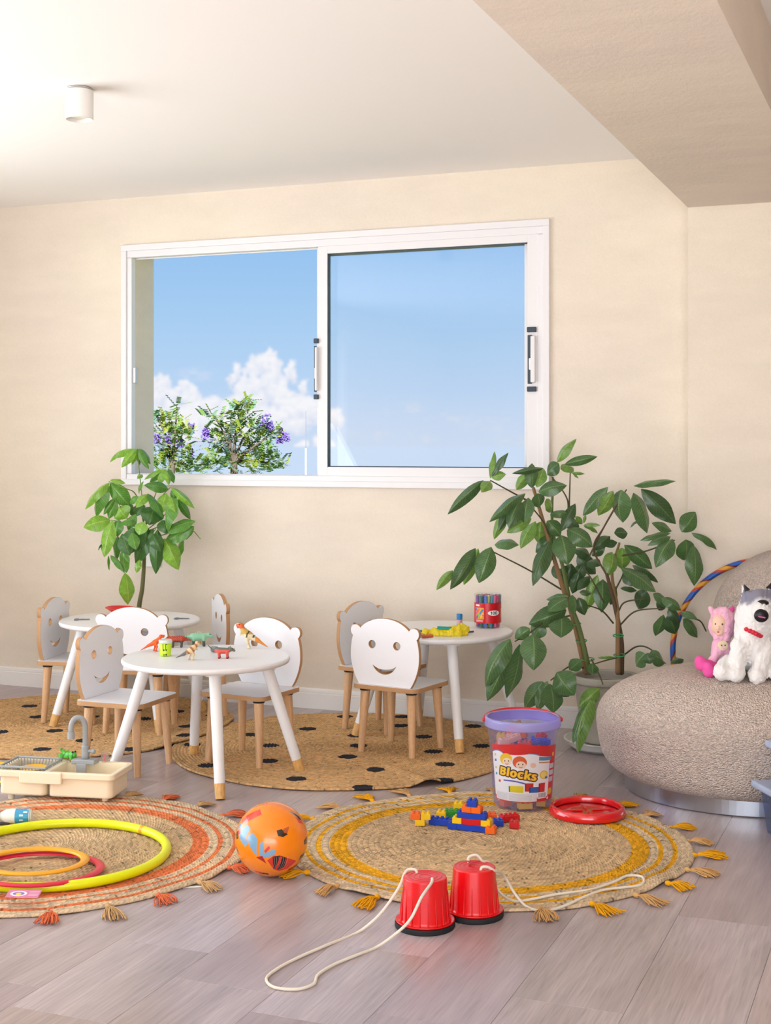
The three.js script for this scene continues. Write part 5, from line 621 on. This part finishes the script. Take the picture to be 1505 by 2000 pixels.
// four-legged toy dinosaur, head towards +x; spikes: rows along the back
function quadruped(label, p, L, turn, look, spikes, tail = [-0.62, 0.3], group = 'toy dinosaurs on the front table') {
  const t = thing('toy_dinosaur', label, 'toy dinosaur', p, turn, group), q = (x, y, z = 0) => [x * L, y * L, z * L], list = [[q(-0.2, 0.36), q(0.18, 0.36), 0.15 * L, 0.135 * L], [q(0.2, 0.38), q(0.36, 0.42), 0.10 * L, 0.08 * L], [q(0.38, 0.42), q(0.52, 0.36), 0.085 * L, 0.045 * L], [q(-0.26, 0.36), q(-0.45, 0.34), 0.10 * L, 0.05 * L], [q(-0.45, 0.34), q(...tail), 0.05 * L, 0.014 * L]];
  for (const x of [-0.2, 0.18]) for (const z of [-0.09, 0.09]) list.push([q(x, 0.3, z), q(x + 0.01, 0.05, z * 1.1), 0.062 * L, 0.045 * L], [q(x + 0.01, 0.04, z * 1.1), q(x + 0.04, 0.035, z * 1.1), 0.042 * L, 0.034 * L]);
  mesh('body', paint(body(list, 0.04 * L, 52), (x, y, z) => lin(look(x / L, y / L, z / L))), skin, t);
  if (spikes) mesh('spikes', merge(spikes.flatMap(([x, y, z, s, a = 0]) => [new THREE.ConeGeometry(s * 0.55 * L, s * 1.6 * L, 6).scale(1, 1, 0.45).rotateX(a).translate(...q(x, y, z))])), spikes.mat, t);
  for (const s of [-1, 1]) mesh('eye', ball(0.02 * L, ...q(0.43, 0.45, s * 0.07), 1, 1, 1, 8), mat('#16120e', 0.2), t); return t;
}
{
  const y = TOP(0.0015), P = (px, py) => { const v = onY(px, py, y); return [v.x, y, v.z]; };
  biped('plain orange toy dinosaur at the left edge of the front table', P(304, 1272), 0.066, YAW + 0.1, () => '#e8601c', -0.02);
  biped('tall toy dinosaur with orange head and black stripes', P(484, 1266), 0.098, YAW + Math.PI - 0.35, (x, yy, z) => (yy > 0.76 ? '#d9622a' : Math.sin(x * 26 + yy * 5) > 0.62 && yy > 0.42 && x < 0.12 ? '#2c2620' : x < -0.35 ? '#d88428' : yy > 0.56 ? '#c9a24c' : '#e8d6ae'), 0.0);
  biped('beige toy dinosaur with a grey tail at the front of the table', P(374, 1289), 0.07, YAW + 0.45, (x, yy) => (x < -0.3 ? '#6b6a68' : Math.sin(x * 18 + yy * 14) > 0.3 && yy > 0.3 ? '#a8703c' : '#e0c294'), 0.08);
  const red = (x, yy) => (yy > 0.42 || x > 0.3 || x < -0.4 ? '#6b6a5e' : yy < 0.08 ? '#7a3a3a' : '#d8574a');
  const q1 = [[0.3, 0.52, 0.06, 0.07], [0.3, 0.52, -0.06, 0.07], [0.5, 0.46, 0, 0.06], [0.34, 0.56, 0, 0.05], [0.24, 0.53, 0, 0.05]]; q1.mat = mat('#7d7c6c', 0.5);
  quadruped('red legged toy dinosaur with a grey back and raised tail', P(436, 1286), 0.078, YAW - 0.05, red, q1, [-0.72, 0.62]);
  const q2 = [...Array(14)].map((_, i) => [-0.4 + (i % 7) * 0.1, 0.49 - Math.abs(i % 7 - 3) * 0.012, i < 7 ? 0.06 : -0.06, 0.05]); q2.mat = mat('#3c3330', 0.5);
  quadruped('dark red spiky toy dinosaur behind the green tub', P(346, 1264), 0.085, YAW + Math.PI + 0.1, (x, yy) => (yy > 0.3 ? (Math.sin(x * 60) * Math.sin(yy * 60) > 0.1 ? '#c8502c' : '#a02e20') : '#5a4a3c'), q2);
  const q3 = [...Array(11)].map((_, i) => [-0.42 + i * 0.075, 0.54 - Math.abs(i - 5) * 0.018, i % 2 ? 0.03 : -0.03, 0.085 - Math.abs(i - 5) * 0.007]); q3.mat = mat('#8fd0a8', 0.5);
  quadruped('pale mint toy dinosaur with tall back plates', P(388, 1262), 0.1, YAW + 0.15, (x, yy) => (yy < 0.2 ? '#3f4a44' : '#8cc4a0'), q3, [-0.7, 0.4]);
  const st = mesh('toy_stone', body([[[-0.006, 0.011, 0], [0.006, 0.012, 0.002], 0.011, 0.0105]], 0.004, 24, (p) => (noise3(p.x * 160, p.y * 160, p.z * 160) - 0.5) * 0.004), mat('#7c8488', 0.8)); st.position.set(...P(419, 1274)); tag(st, 'small grey toy stone among the dinosaurs', 'stone');
  // tub of slime
  const s = thing('slime_tub', 'small lime green tub with a clear white lid', 'tub', P(323, 1281)); const lime = new THREE.MeshPhysicalMaterial({ roughness: 0.3, map: drawn(512, 256, (g) => { g.fillStyle = '#c3e81a'; g.fillRect(0, 0, 512, 256); g.fillStyle = '#2c3414'; for (const [a, b, w, h] of [[84, 60, 10, 40], [84, 92, 26, 9], [122, 60, 9, 40], [122, 60, 22, 8], [122, 92, 22, 8], [88, 116, 9, 36], [104, 116, 9, 36], [122, 116, 24, 9], [122, 143, 24, 9], [84, 172, 9, 34], [84, 198, 20, 8], [110, 186, 8, 8], [124, 172, 9, 34], [140, 172, 9, 34]]) g.fillRect(a, b, w, h); }) });
  mesh('tub', lathe([[0, 0], [0.018, 0], [0.0195, 0.002], [0.0225, 0.046], [0, 0.046]], 36).rotateY(YAW - 1.35), lime, s); mesh('lid', lathe([[0, 0.0465], [0.0235, 0.0465], [0.0245, 0.049], [0.0242, 0.058], [0.0225, 0.06], [0, 0.0595]], 36), mat('#eef2ea', 0.3, { transmission: 0.35 }), s);
}
// ---- the table with the pens
{
  const y = TOP(0.0097), P = (px, py) => { const v = onY(px, py, y); return [v.x, y, v.z]; }, c = [-1.742, y, 0.236];
  const jar = thing('pen_jar', 'clear jar with a red label holding felt-tip pens', 'jar', c, YAW), clear = mat('#fbfcfd', 0.03, { transmission: 0.97, ior: 1.35, specularIntensity: 0.6 });
  mesh('jar_wall', lathe([[0, 0.002], [0.05, 0.002], [0.054, 0.004], [0.056, 0.008], [0.056, 0.137], [0.0545, 0.14]], 48), clear, jar);
  mesh('lid', lathe([[0, 0.142], [0.054, 0.142], [0.0575, 0.140], [0.0575, 0.132], [0.0565, 0.132]], 48), clear, jar);
  const sleeve = new THREE.CylinderGeometry(0.0566, 0.0566, 0.084, 48, 1, true, -1.62, 3.24).translate(0, 0.063, 0);
  mesh('label_sleeve', sleeve, new THREE.MeshPhysicalMaterial({ roughness: 0.3, side: THREE.DoubleSide, map: drawn(1024, 512, (g, W, H) => { g.fillStyle = '#cf1220'; g.fillRect(0, 0, W, H); g.fillStyle = '#e0a040'; g.fillRect(150, 120, 250, 290); const cs = ['#3f7fd0', '#e85a9a', '#5ac04a', '#f2c83a', '#9a4ab8', '#e8602a']; for (let i = 0; i < 26; i++) { g.fillStyle = cs[i % 6]; g.beginPath(); g.ellipse(170 + (i * 67) % 210, 150 + (i * 43) % 230, 30, 20, i, 0, 7); g.fill(); } g.strokeStyle = '#f7e8e8'; g.lineWidth = 8; for (let i = 0; i < 3; i++) { g.beginPath(); g.moveTo(170, 432 + i * 20); g.lineTo(380, 432 + i * 20); g.stroke(); } g.fillStyle = '#f6f2f2'; g.beginPath(); g.ellipse(640, 250, 150, 66, 0, 0, 7); g.fill(); g.fillStyle = '#16161c'; g.font = 'bold 112px sans-serif'; g.textAlign = 'center'; g.fillText('100', 636, 290); g.fillStyle = '#f2dede'; g.fillRect(160, 40, 120, 44); g.fillStyle = '#d8b06a'; g.fillRect(880, 150, 90, 230); }) }), jar);
  const cols = [['#d83a6a', 'crimson'], ['#e46aa0', 'pink'], ['#2f8a9a', 'teal'], ['#3a66c4', 'blue'], ['#1f5f5a', 'dark green'], ['#7a4a9a', 'violet'], ['#e8862a', 'orange'], ['#4a9a4a', 'green'], ['#8a5a3a', 'brown'], ['#d8343a', 'red'], ['#58a8d8', 'light blue'], ['#c44a8a', 'magenta'], ['#3f7a8a', 'grey blue'], ['#e8a0b8', 'pale pink'], ['#2a3f7a', 'navy'], ['#e0c03a', 'yellow'], ['#6aaa6a', 'leaf green'], ['#9a6ab8', 'lilac'], ['#b83a3a', 'brick red'], ['#4a4a5a', 'charcoal']], r = rng(61);
  const penShape = merge([new THREE.CylinderGeometry(0.0062, 0.0062, 0.092, 10).translate(0, 0.046, 0), new THREE.CylinderGeometry(0.0072, 0.0074, 0.036, 10).translate(0, 0.110, 0), new THREE.CylinderGeometry(0.004, 0.0072, 0.004, 10).translate(0, 0.130, 0)]);
  cols.forEach(([col, word], i) => { const a = i / 20 * Math.PI * 2 * 3.02, q = i < 13 ? 0.044 : 0.024, aa = i < 13 ? i / 13 * Math.PI * 2 : i / 7 * Math.PI * 2, o = mesh('felt_pen', penShape, mat(col, 0.4)); o.position.set(c[0] + Math.cos(aa) * q, y + 0.004, c[2] + Math.sin(aa) * q); o.rotation.set((r() - 0.5) * 0.1, 0, (r() - 0.5) * 0.1); tag(o, `${word} felt-tip pen standing in the clear jar`, 'pen', 'felt-tip pens in the jar'); });
  const gl = thing('glue_stick', 'blue capped glue stick standing beside the yellow bag', 'glue stick', P(897, 1229)); mesh('tube_body', lathe([[0, 0], [0.0112, 0], [0.0115, 0.001], [0.0115, 0.04], [0, 0.04]], 24), new THREE.MeshPhysicalMaterial({ roughness: 0.4, map: drawn(128, 64, (g) => { g.fillStyle = '#3a86b8'; g.fillRect(0, 0, 128, 64); g.fillStyle = '#d8a0a8'; g.fillRect(0, 14, 128, 10); g.fillStyle = '#7a5a8a'; g.fillRect(20, 28, 90, 16); g.fillStyle = '#e0e4ea'; g.fillRect(40, 48, 40, 8); }) }), gl); mesh('cap', lathe([[0.0118, 0.040], [0.0122, 0.042], [0.0122, 0.062], [0.0115, 0.064], [0, 0.064]], 24), mat('#1a7ab8', 0.35), gl);
  const bp = P(868, 1241), bag = thing('plastic_bag', 'crumpled yellow plastic bag on the pen jar table', 'bag', bp, YAW), crumple = (p) => (fbm(p.x * 70 + 4, p.z * 90 + p.y * 60, 3) - 0.5) * 0.026 + (noise3(p.x * 150, p.y * 150, p.z * 150) - 0.5) * 0.006;
  mesh('film', body([[[-0.075, 0.010, 0.0], [0.02, 0.012, 0.005], 0.014, 0.018], [[0.02, 0.014, 0.004], [0.075, 0.018, -0.005], 0.018, 0.024], [[0.075, 0.022, -0.012], [0.068, 0.042, -0.018], 0.014, 0.006], [[-0.02, 0.008, 0.02], [0.06, 0.008, 0.018], 0.012, 0.014]], 0.014, 60, crumple), mat('#f4dc14', 0.4, { transmission: 0.2 }), bag);
  mesh('contents_strip', rbox(0.058, 0.006, 0.014, 0.003).rotateZ(-0.08).rotateX(0.9).translate(-0.002, 0.032, 0.022), mat('#1f9a88', 0.4), bag);
  for (const [px, py, a, col, label] of [[831, 1243, 0.3, '#e07a3a', 'orange wax crayon sticking out of the yellow bag'], [826, 1239, -0.1, '#d8a23a', 'ochre wax crayon beside the yellow bag'], [835, 1246, 0.6, '#c45a3a', 'rust wax crayon in front of the yellow bag'], [823, 1234, 0.2, '#2f7a8a', 'teal wax crayon at the far end of the yellow bag'], [914, 1236, 0.5, '#54565e', 'dark pencil lying between bag and pen jar']]) { const o = mesh('crayon', merge([new THREE.CylinderGeometry(0.0038, 0.0038, 0.05, 10), new THREE.ConeGeometry(0.0036, 0.010, 10).translate(0, 0.03, 0)]).rotateZ(Math.PI / 2).translate(0, 0.004, 0), mat(col, 0.5)); o.position.set(...P(px, py)); o.rotation.y = YAW + a; tag(o, label, 'crayon', 'crayons on the pen jar table'); }
}
// ---- the rear table
{
  const y = TOP(0.0097), P = (px, py) => { const v = onY(px, py, y); return [v.x, y, v.z]; };
  const v = P(238, 1198), tr = thing('red_tray', 'shallow red dish at the back of the rear table', 'dish', v); mesh('dish', lathe([[0, 0.002], [0.045, 0.002], [0.052, 0.005], [0.072, 0.018], [0.076, 0.019], [0.076, 0.021], [0.07, 0.021], [0.05, 0.008], [0, 0.005]], 48).rotateZ(-0.06), mat('#ee1f1f', 0.35), tr); tr.position.y += 0.004;
  for (const [px, py, a, label] of [[155, 1211, 0.1, 'grey toy scissors on the rear table, near the left chair'], [350, 1209, -0.1, 'grey toy scissors on the rear table, near its right edge']]) { const t = thing('toy_scissors', label, 'scissors', P(px, py), YAW + a, 'toy scissors on the rear table'), m = mat('#73767e', 0.4); mesh('blade', merge([rbox(0.045, 0.002, 0.007, 0.0008, 0.022, 0.002, 0.002).rotateY(0.12), rbox(0.045, 0.002, 0.007, 0.0008, 0.022, 0.0042, -0.002).rotateY(-0.12)]), m, t); for (const s of [-1, 1]) mesh('finger_loop', new THREE.TorusGeometry(0.0085, 0.0022, 8, 20).rotateX(Math.PI / 2).translate(-0.012, 0.0025, s * 0.010), m, t); }
}
// ---- toy kitchen sink at the rug's edge
{
  const turn = 0.204, t = thing('toy_sink', 'cream toy kitchen sink with a grey tap', 'toy sink', [-2.764, 0.005, 1.792], turn), cream = mat('#f8e9cb', 0.4), grey = mat('#a3a6a8', 0.45), H = 0.1, W = 0.43, D = 0.195;
  const tub = (x, w) => { const s = roundRect(w, D - 0.03, 0.02), inner = roundRect(w - 0.012, D - 0.042, 0.016); s.holes.push(inner); return merge([extrude(s, H - 0.024, 0, 8).rotateX(Math.PI / 2).translate(x, 0.022 + (H - 0.022) / 2, 0), extrude(roundRect(w, D - 0.03, 0.02), 0.006, 0.002, 8).rotateX(Math.PI / 2).translate(x, 0.024, 0)]); };
  mesh('basin', tub(-0.115, 0.165), cream, t); mesh('basin', tub(0.09, 0.225), cream, t);
  const rim = roundRect(W, D, 0.02); for (const [x, w] of [[-0.115, 0.155], [0.09, 0.215]]) { const p = new THREE.Path(), a = w / 2, b = (D - 0.04) / 2; p.moveTo(x - a, -b); p.lineTo(x - a, b); p.lineTo(x + a, b); p.lineTo(x + a, -b); p.closePath(); rim.holes.push(p); }
  mesh('rim', extrude(rim, 0.02, 0.003, 8).rotateX(Math.PI / 2).translate(0, H - 0.006, 0), cream, t); mesh('front_tab', rbox(0.15, 0.04, 0.012, 0.004, -0.04, H - 0.014, D / 2 + 0.002), cream, t);
  for (const [x, z] of [[-0.165, 0.055], [0.17, 0.055], [0.17, -0.055], [-0.165, -0.055]]) mesh('foot', new THREE.CylinderGeometry(0.0115, 0.010, 0.024, 16).translate(x, 0.012, z), cream, t);
  const tap = new THREE.Group(); tap.name = 'tap'; t.add(tap); tap.position.set(0.055, H + 0.004, -0.055);
  mesh('tap_base', rbox(0.085, 0.016, 0.05, 0.004, 0, 0.008, 0), grey, tap); mesh('tap_support', rbox(0.036, 0.05, 0.006, 0.003, -0.004, -0.022, 0.026), grey, tap);
  mesh('tap_column', lathe([[0, 0.016], [0.014, 0.016], [0.0125, 0.03], [0.0125, 0.052], [0.0135, 0.054], [0.0135, 0.06], [0.0095, 0.062]], 24), grey, tap);
  mesh('spout', tube([[0, 0.055, 0], [0, 0.10, 0], [-0.001, 0.135, 0.002], [-0.012, 0.156, 0.008], [-0.03, 0.156, 0.018], [-0.04, 0.138, 0.024], [-0.041, 0.115, 0.026]], 0.0095, 48, 14), grey, tap); mesh('nozzle', rod(V(-0.041, 0.088, 0.026), V(-0.041, 0.112, 0.026), 0.0125, 0.0125, 18), grey, tap); mesh('tap_knob', merge([rod(V(0.01, 0.042, 0), V(0.024, 0.042, 0), 0.006, 0.006, 12), ball(0.0095, 0.028, 0.042, 0, 1, 1, 1, 14)]), grey, tap);
  // dish rack hung in the left basin
  const M = new THREE.Matrix4().makeRotationY(turn), W2 = (x, y2, z) => V(x, y2, z).applyMatrix4(M).add(V(-2.764, 0.005, 1.792));
  const rk = W2(-0.118, H - 0.03, 0), rack = thing('dish_rack', 'small grey wire dish rack set in the toy sink', 'rack', rk.toArray(), turn), bars = [], wr = 0.0018, a = 0.082, b = 0.072; for (let i = 0; i <= 14; i++) { const x = -a + i * 2 * a / 14; bars.push(rod(V(x, 0.042, -b), V(x * 0.86, 0, -b * 0.8), wr, wr, 5), rod(V(x, 0.042, b), V(x * 0.86, 0, b * 0.8), wr, wr, 5), rod(V(x * 0.86, 0, -b * 0.8), V(x * 0.86, 0, b * 0.8), wr, wr, 5)); } for (let i = 0; i <= 8; i++) { const z = -b + i * 2 * b / 8; bars.push(rod(V(-a, 0.042, z), V(-a * 0.86, 0, z * 0.8), wr, wr, 5), rod(V(a, 0.042, z), V(a * 0.86, 0, z * 0.8), wr, wr, 5)); }
  mesh('wires', merge(bars), grey, rack); mesh('edge', merge([rod(V(-a, 0.042, -b), V(a, 0.042, -b), 0.004), rod(V(a, 0.042, -b), V(a, 0.042, b), 0.004), rod(V(a, 0.042, b), V(-a, 0.042, b), 0.004), rod(V(-a, 0.042, b), V(-a, 0.042, -b), 0.004)].concat([[-a, -b], [a, -b], [a, b], [-a, b]].map(([x, z]) => ball(0.004, x, 0.042, z, 1, 1, 1, 8)))), grey, rack);
  const pl = W2(-0.11, H - 0.014, 0.0), plate = mesh('toy_plate', lathe([[0, 0], [0.03, 0], [0.044, 0.008], [0.046, 0.009], [0.045, 0.011], [0.03, 0.004], [0, 0.003]], 36), mat('#f6b51c', 0.4)); plate.position.copy(pl); tag(plate, 'yellow toy plate in the dish rack', 'plate');
  // frog on the rim
  const f = W2(-0.01, H + 0.0045, -0.078), fr = thing('toy_frog', 'bright green toy frog on the back edge of the sink', 'toy frog', f.toArray(), turn - 0.4);
  mesh('body', paint(body([[[-0.012, 0.016, 0], [0.012, 0.022, 0.002], 0.014, 0.013], [[0.018, 0.024, 0.004], [0.024, 0.024, 0.006], 0.011, 0.010], [[-0.016, 0.012, 0.012], [-0.03, 0.02, 0.018], 0.007, 0.005], [[-0.03, 0.02, 0.018], [-0.022, 0.004, 0.026], 0.005, 0.004], [[-0.016, 0.012, -0.012], [-0.03, 0.024, -0.016], 0.007, 0.005], [[-0.03, 0.024, -0.016], [-0.036, 0.004, -0.02], 0.005, 0.004], [[0.016, 0.014, 0.012], [0.02, 0.003, 0.018], 0.005, 0.003], [[0.016, 0.014, -0.008], [0.02, 0.003, -0.014], 0.005, 0.003], [[-0.026, 0.024, 0], [-0.04, 0.036, 0.004], 0.007, 0.004]], 0.006, 44), (x, yy, z) => (yy < 0.011 ? lin('#8a6a3c') : Math.sin(x * 300) > 0.7 ? lin('#2f7a20') : lin('#4fb52c'))), skin, fr); for (const s of [-1, 1]) mesh('eye', ball(0.0038, 0.022, 0.034, 0.004 + s * 0.006, 1, 1, 1, 8), mat('#16180e', 0.2), fr);
  // clear measuring cup with a pink handle end
  const cu = W2(0.115, H + 0.0045, -0.084), cup = thing('toy_cup', 'tiny clear toy cup with a pink stick on the sink edge', 'toy cup', cu.toArray(), turn); mesh('cup_wall', lathe([[0, 0.001], [0.010, 0.001], [0.0115, 0.003], [0.014, 0.038], [0.0135, 0.0385]], 28), mat('#f2ead8', 0.08, { transmission: 0.8, ior: 1.4 }), cup); mesh('cup_handle', new THREE.TorusGeometry(0.0115, 0.0016, 8, 24, Math.PI * 1.2).rotateZ(-Math.PI / 2 - 0.3).translate(0.0135, 0.021, 0), mat('#efe4cc', 0.2, { transmission: 0.5 }), cup); mesh('stick', rbox(0.008, 0.026, 0.005, 0.002, -0.002, 0.016, 0), mat('#e23a9a', 0.4), cup);
  // things at the left edge of the picture
  const spill = [['#f2b61a', 2, 1497, 'yellow toy plate lying behind the sink', 0.03], ['#f0d23a', 0, 1534, 'yellow toy bowl edge left of the sink', 0.024]];
  spill.forEach(([c, px, py, label, r]) => { const p = onY(px, py, 0.004), o = mesh('toy_dish', lathe([[0, 0], [r * 0.6, 0], [r, 0.012], [r * 0.95, 0.013], [r * 0.6, 0.004], [0, 0.004]], 28), mat(c, 0.4)); o.position.set(p.x - 0.02, 0.001, p.z); tag(o, label, 'dish'); });
}
// ---- white bottle lying on the orange banded rug
{
  const p = onY(34, 1606, RUG_H + 0.004), t = thing('toy_bottle', 'white toy bottle with blue bands lying on the rug', 'bottle', [p.x, RUG_H + 0.024, p.z], YAW + 0.06);
  const print = drawn(256, 256, (g) => { g.fillStyle = '#f1efe8'; g.fillRect(0, 0, 256, 256); g.fillStyle = '#3aa0cc'; g.fillRect(0, 118, 256, 46); g.fillStyle = '#e8f2f4'; for (let i = 0; i < 14; i++) g.fillRect(8 + i * 19, 128 + (i % 3) * 9, 10, 9); g.fillStyle = '#7ab48a'; g.fillRect(0, 172, 256, 10); });
  const bodyg = lathe([[0, -0.052], [0.017, -0.052], [0.021, -0.048], [0.0225, -0.04], [0.0228, 0.01], [0.0205, 0.03], [0.0125, 0.046], [0.012, 0.05]], 32); const m = mesh('bottle_body', bodyg.rotateZ(Math.PI / 2).translate(-0.006, 0, 0), new THREE.MeshPhysicalMaterial({ map: print, roughness: 0.35 }), t);
  mesh('bottle_collar', rod(V(-0.056, 0, 0), V(-0.07, 0, 0), 0.019, 0.018, 24), mat('#2f8fd0', 0.4), t); mesh('bottle_cap', lathe([[0, -0.02], [0.018, -0.02], [0.0185, 0.02], [0.012, 0.03], [0, 0.03]], 24).rotateZ(Math.PI / 2).translate(-0.094, 0, 0), mat('#f4b21c', 0.4), t);
  const q = onY(4, 1607, RUG_H + 0.006), k = mesh('toy_knife', merge([rbox(0.05, 0.006, 0.012, 0.003), rbox(0.04, 0.003, 0.009, 0.001, 0.042, 0, 0)]), mat('#4a4656', 0.4)); k.position.set(q.x, RUG_H + 0.005, q.z); k.rotation.y = YAW + 0.2; tag(k, 'dark toy knife lying before the white bottle', 'toy knife');
}
renderer.render(scene, camera);
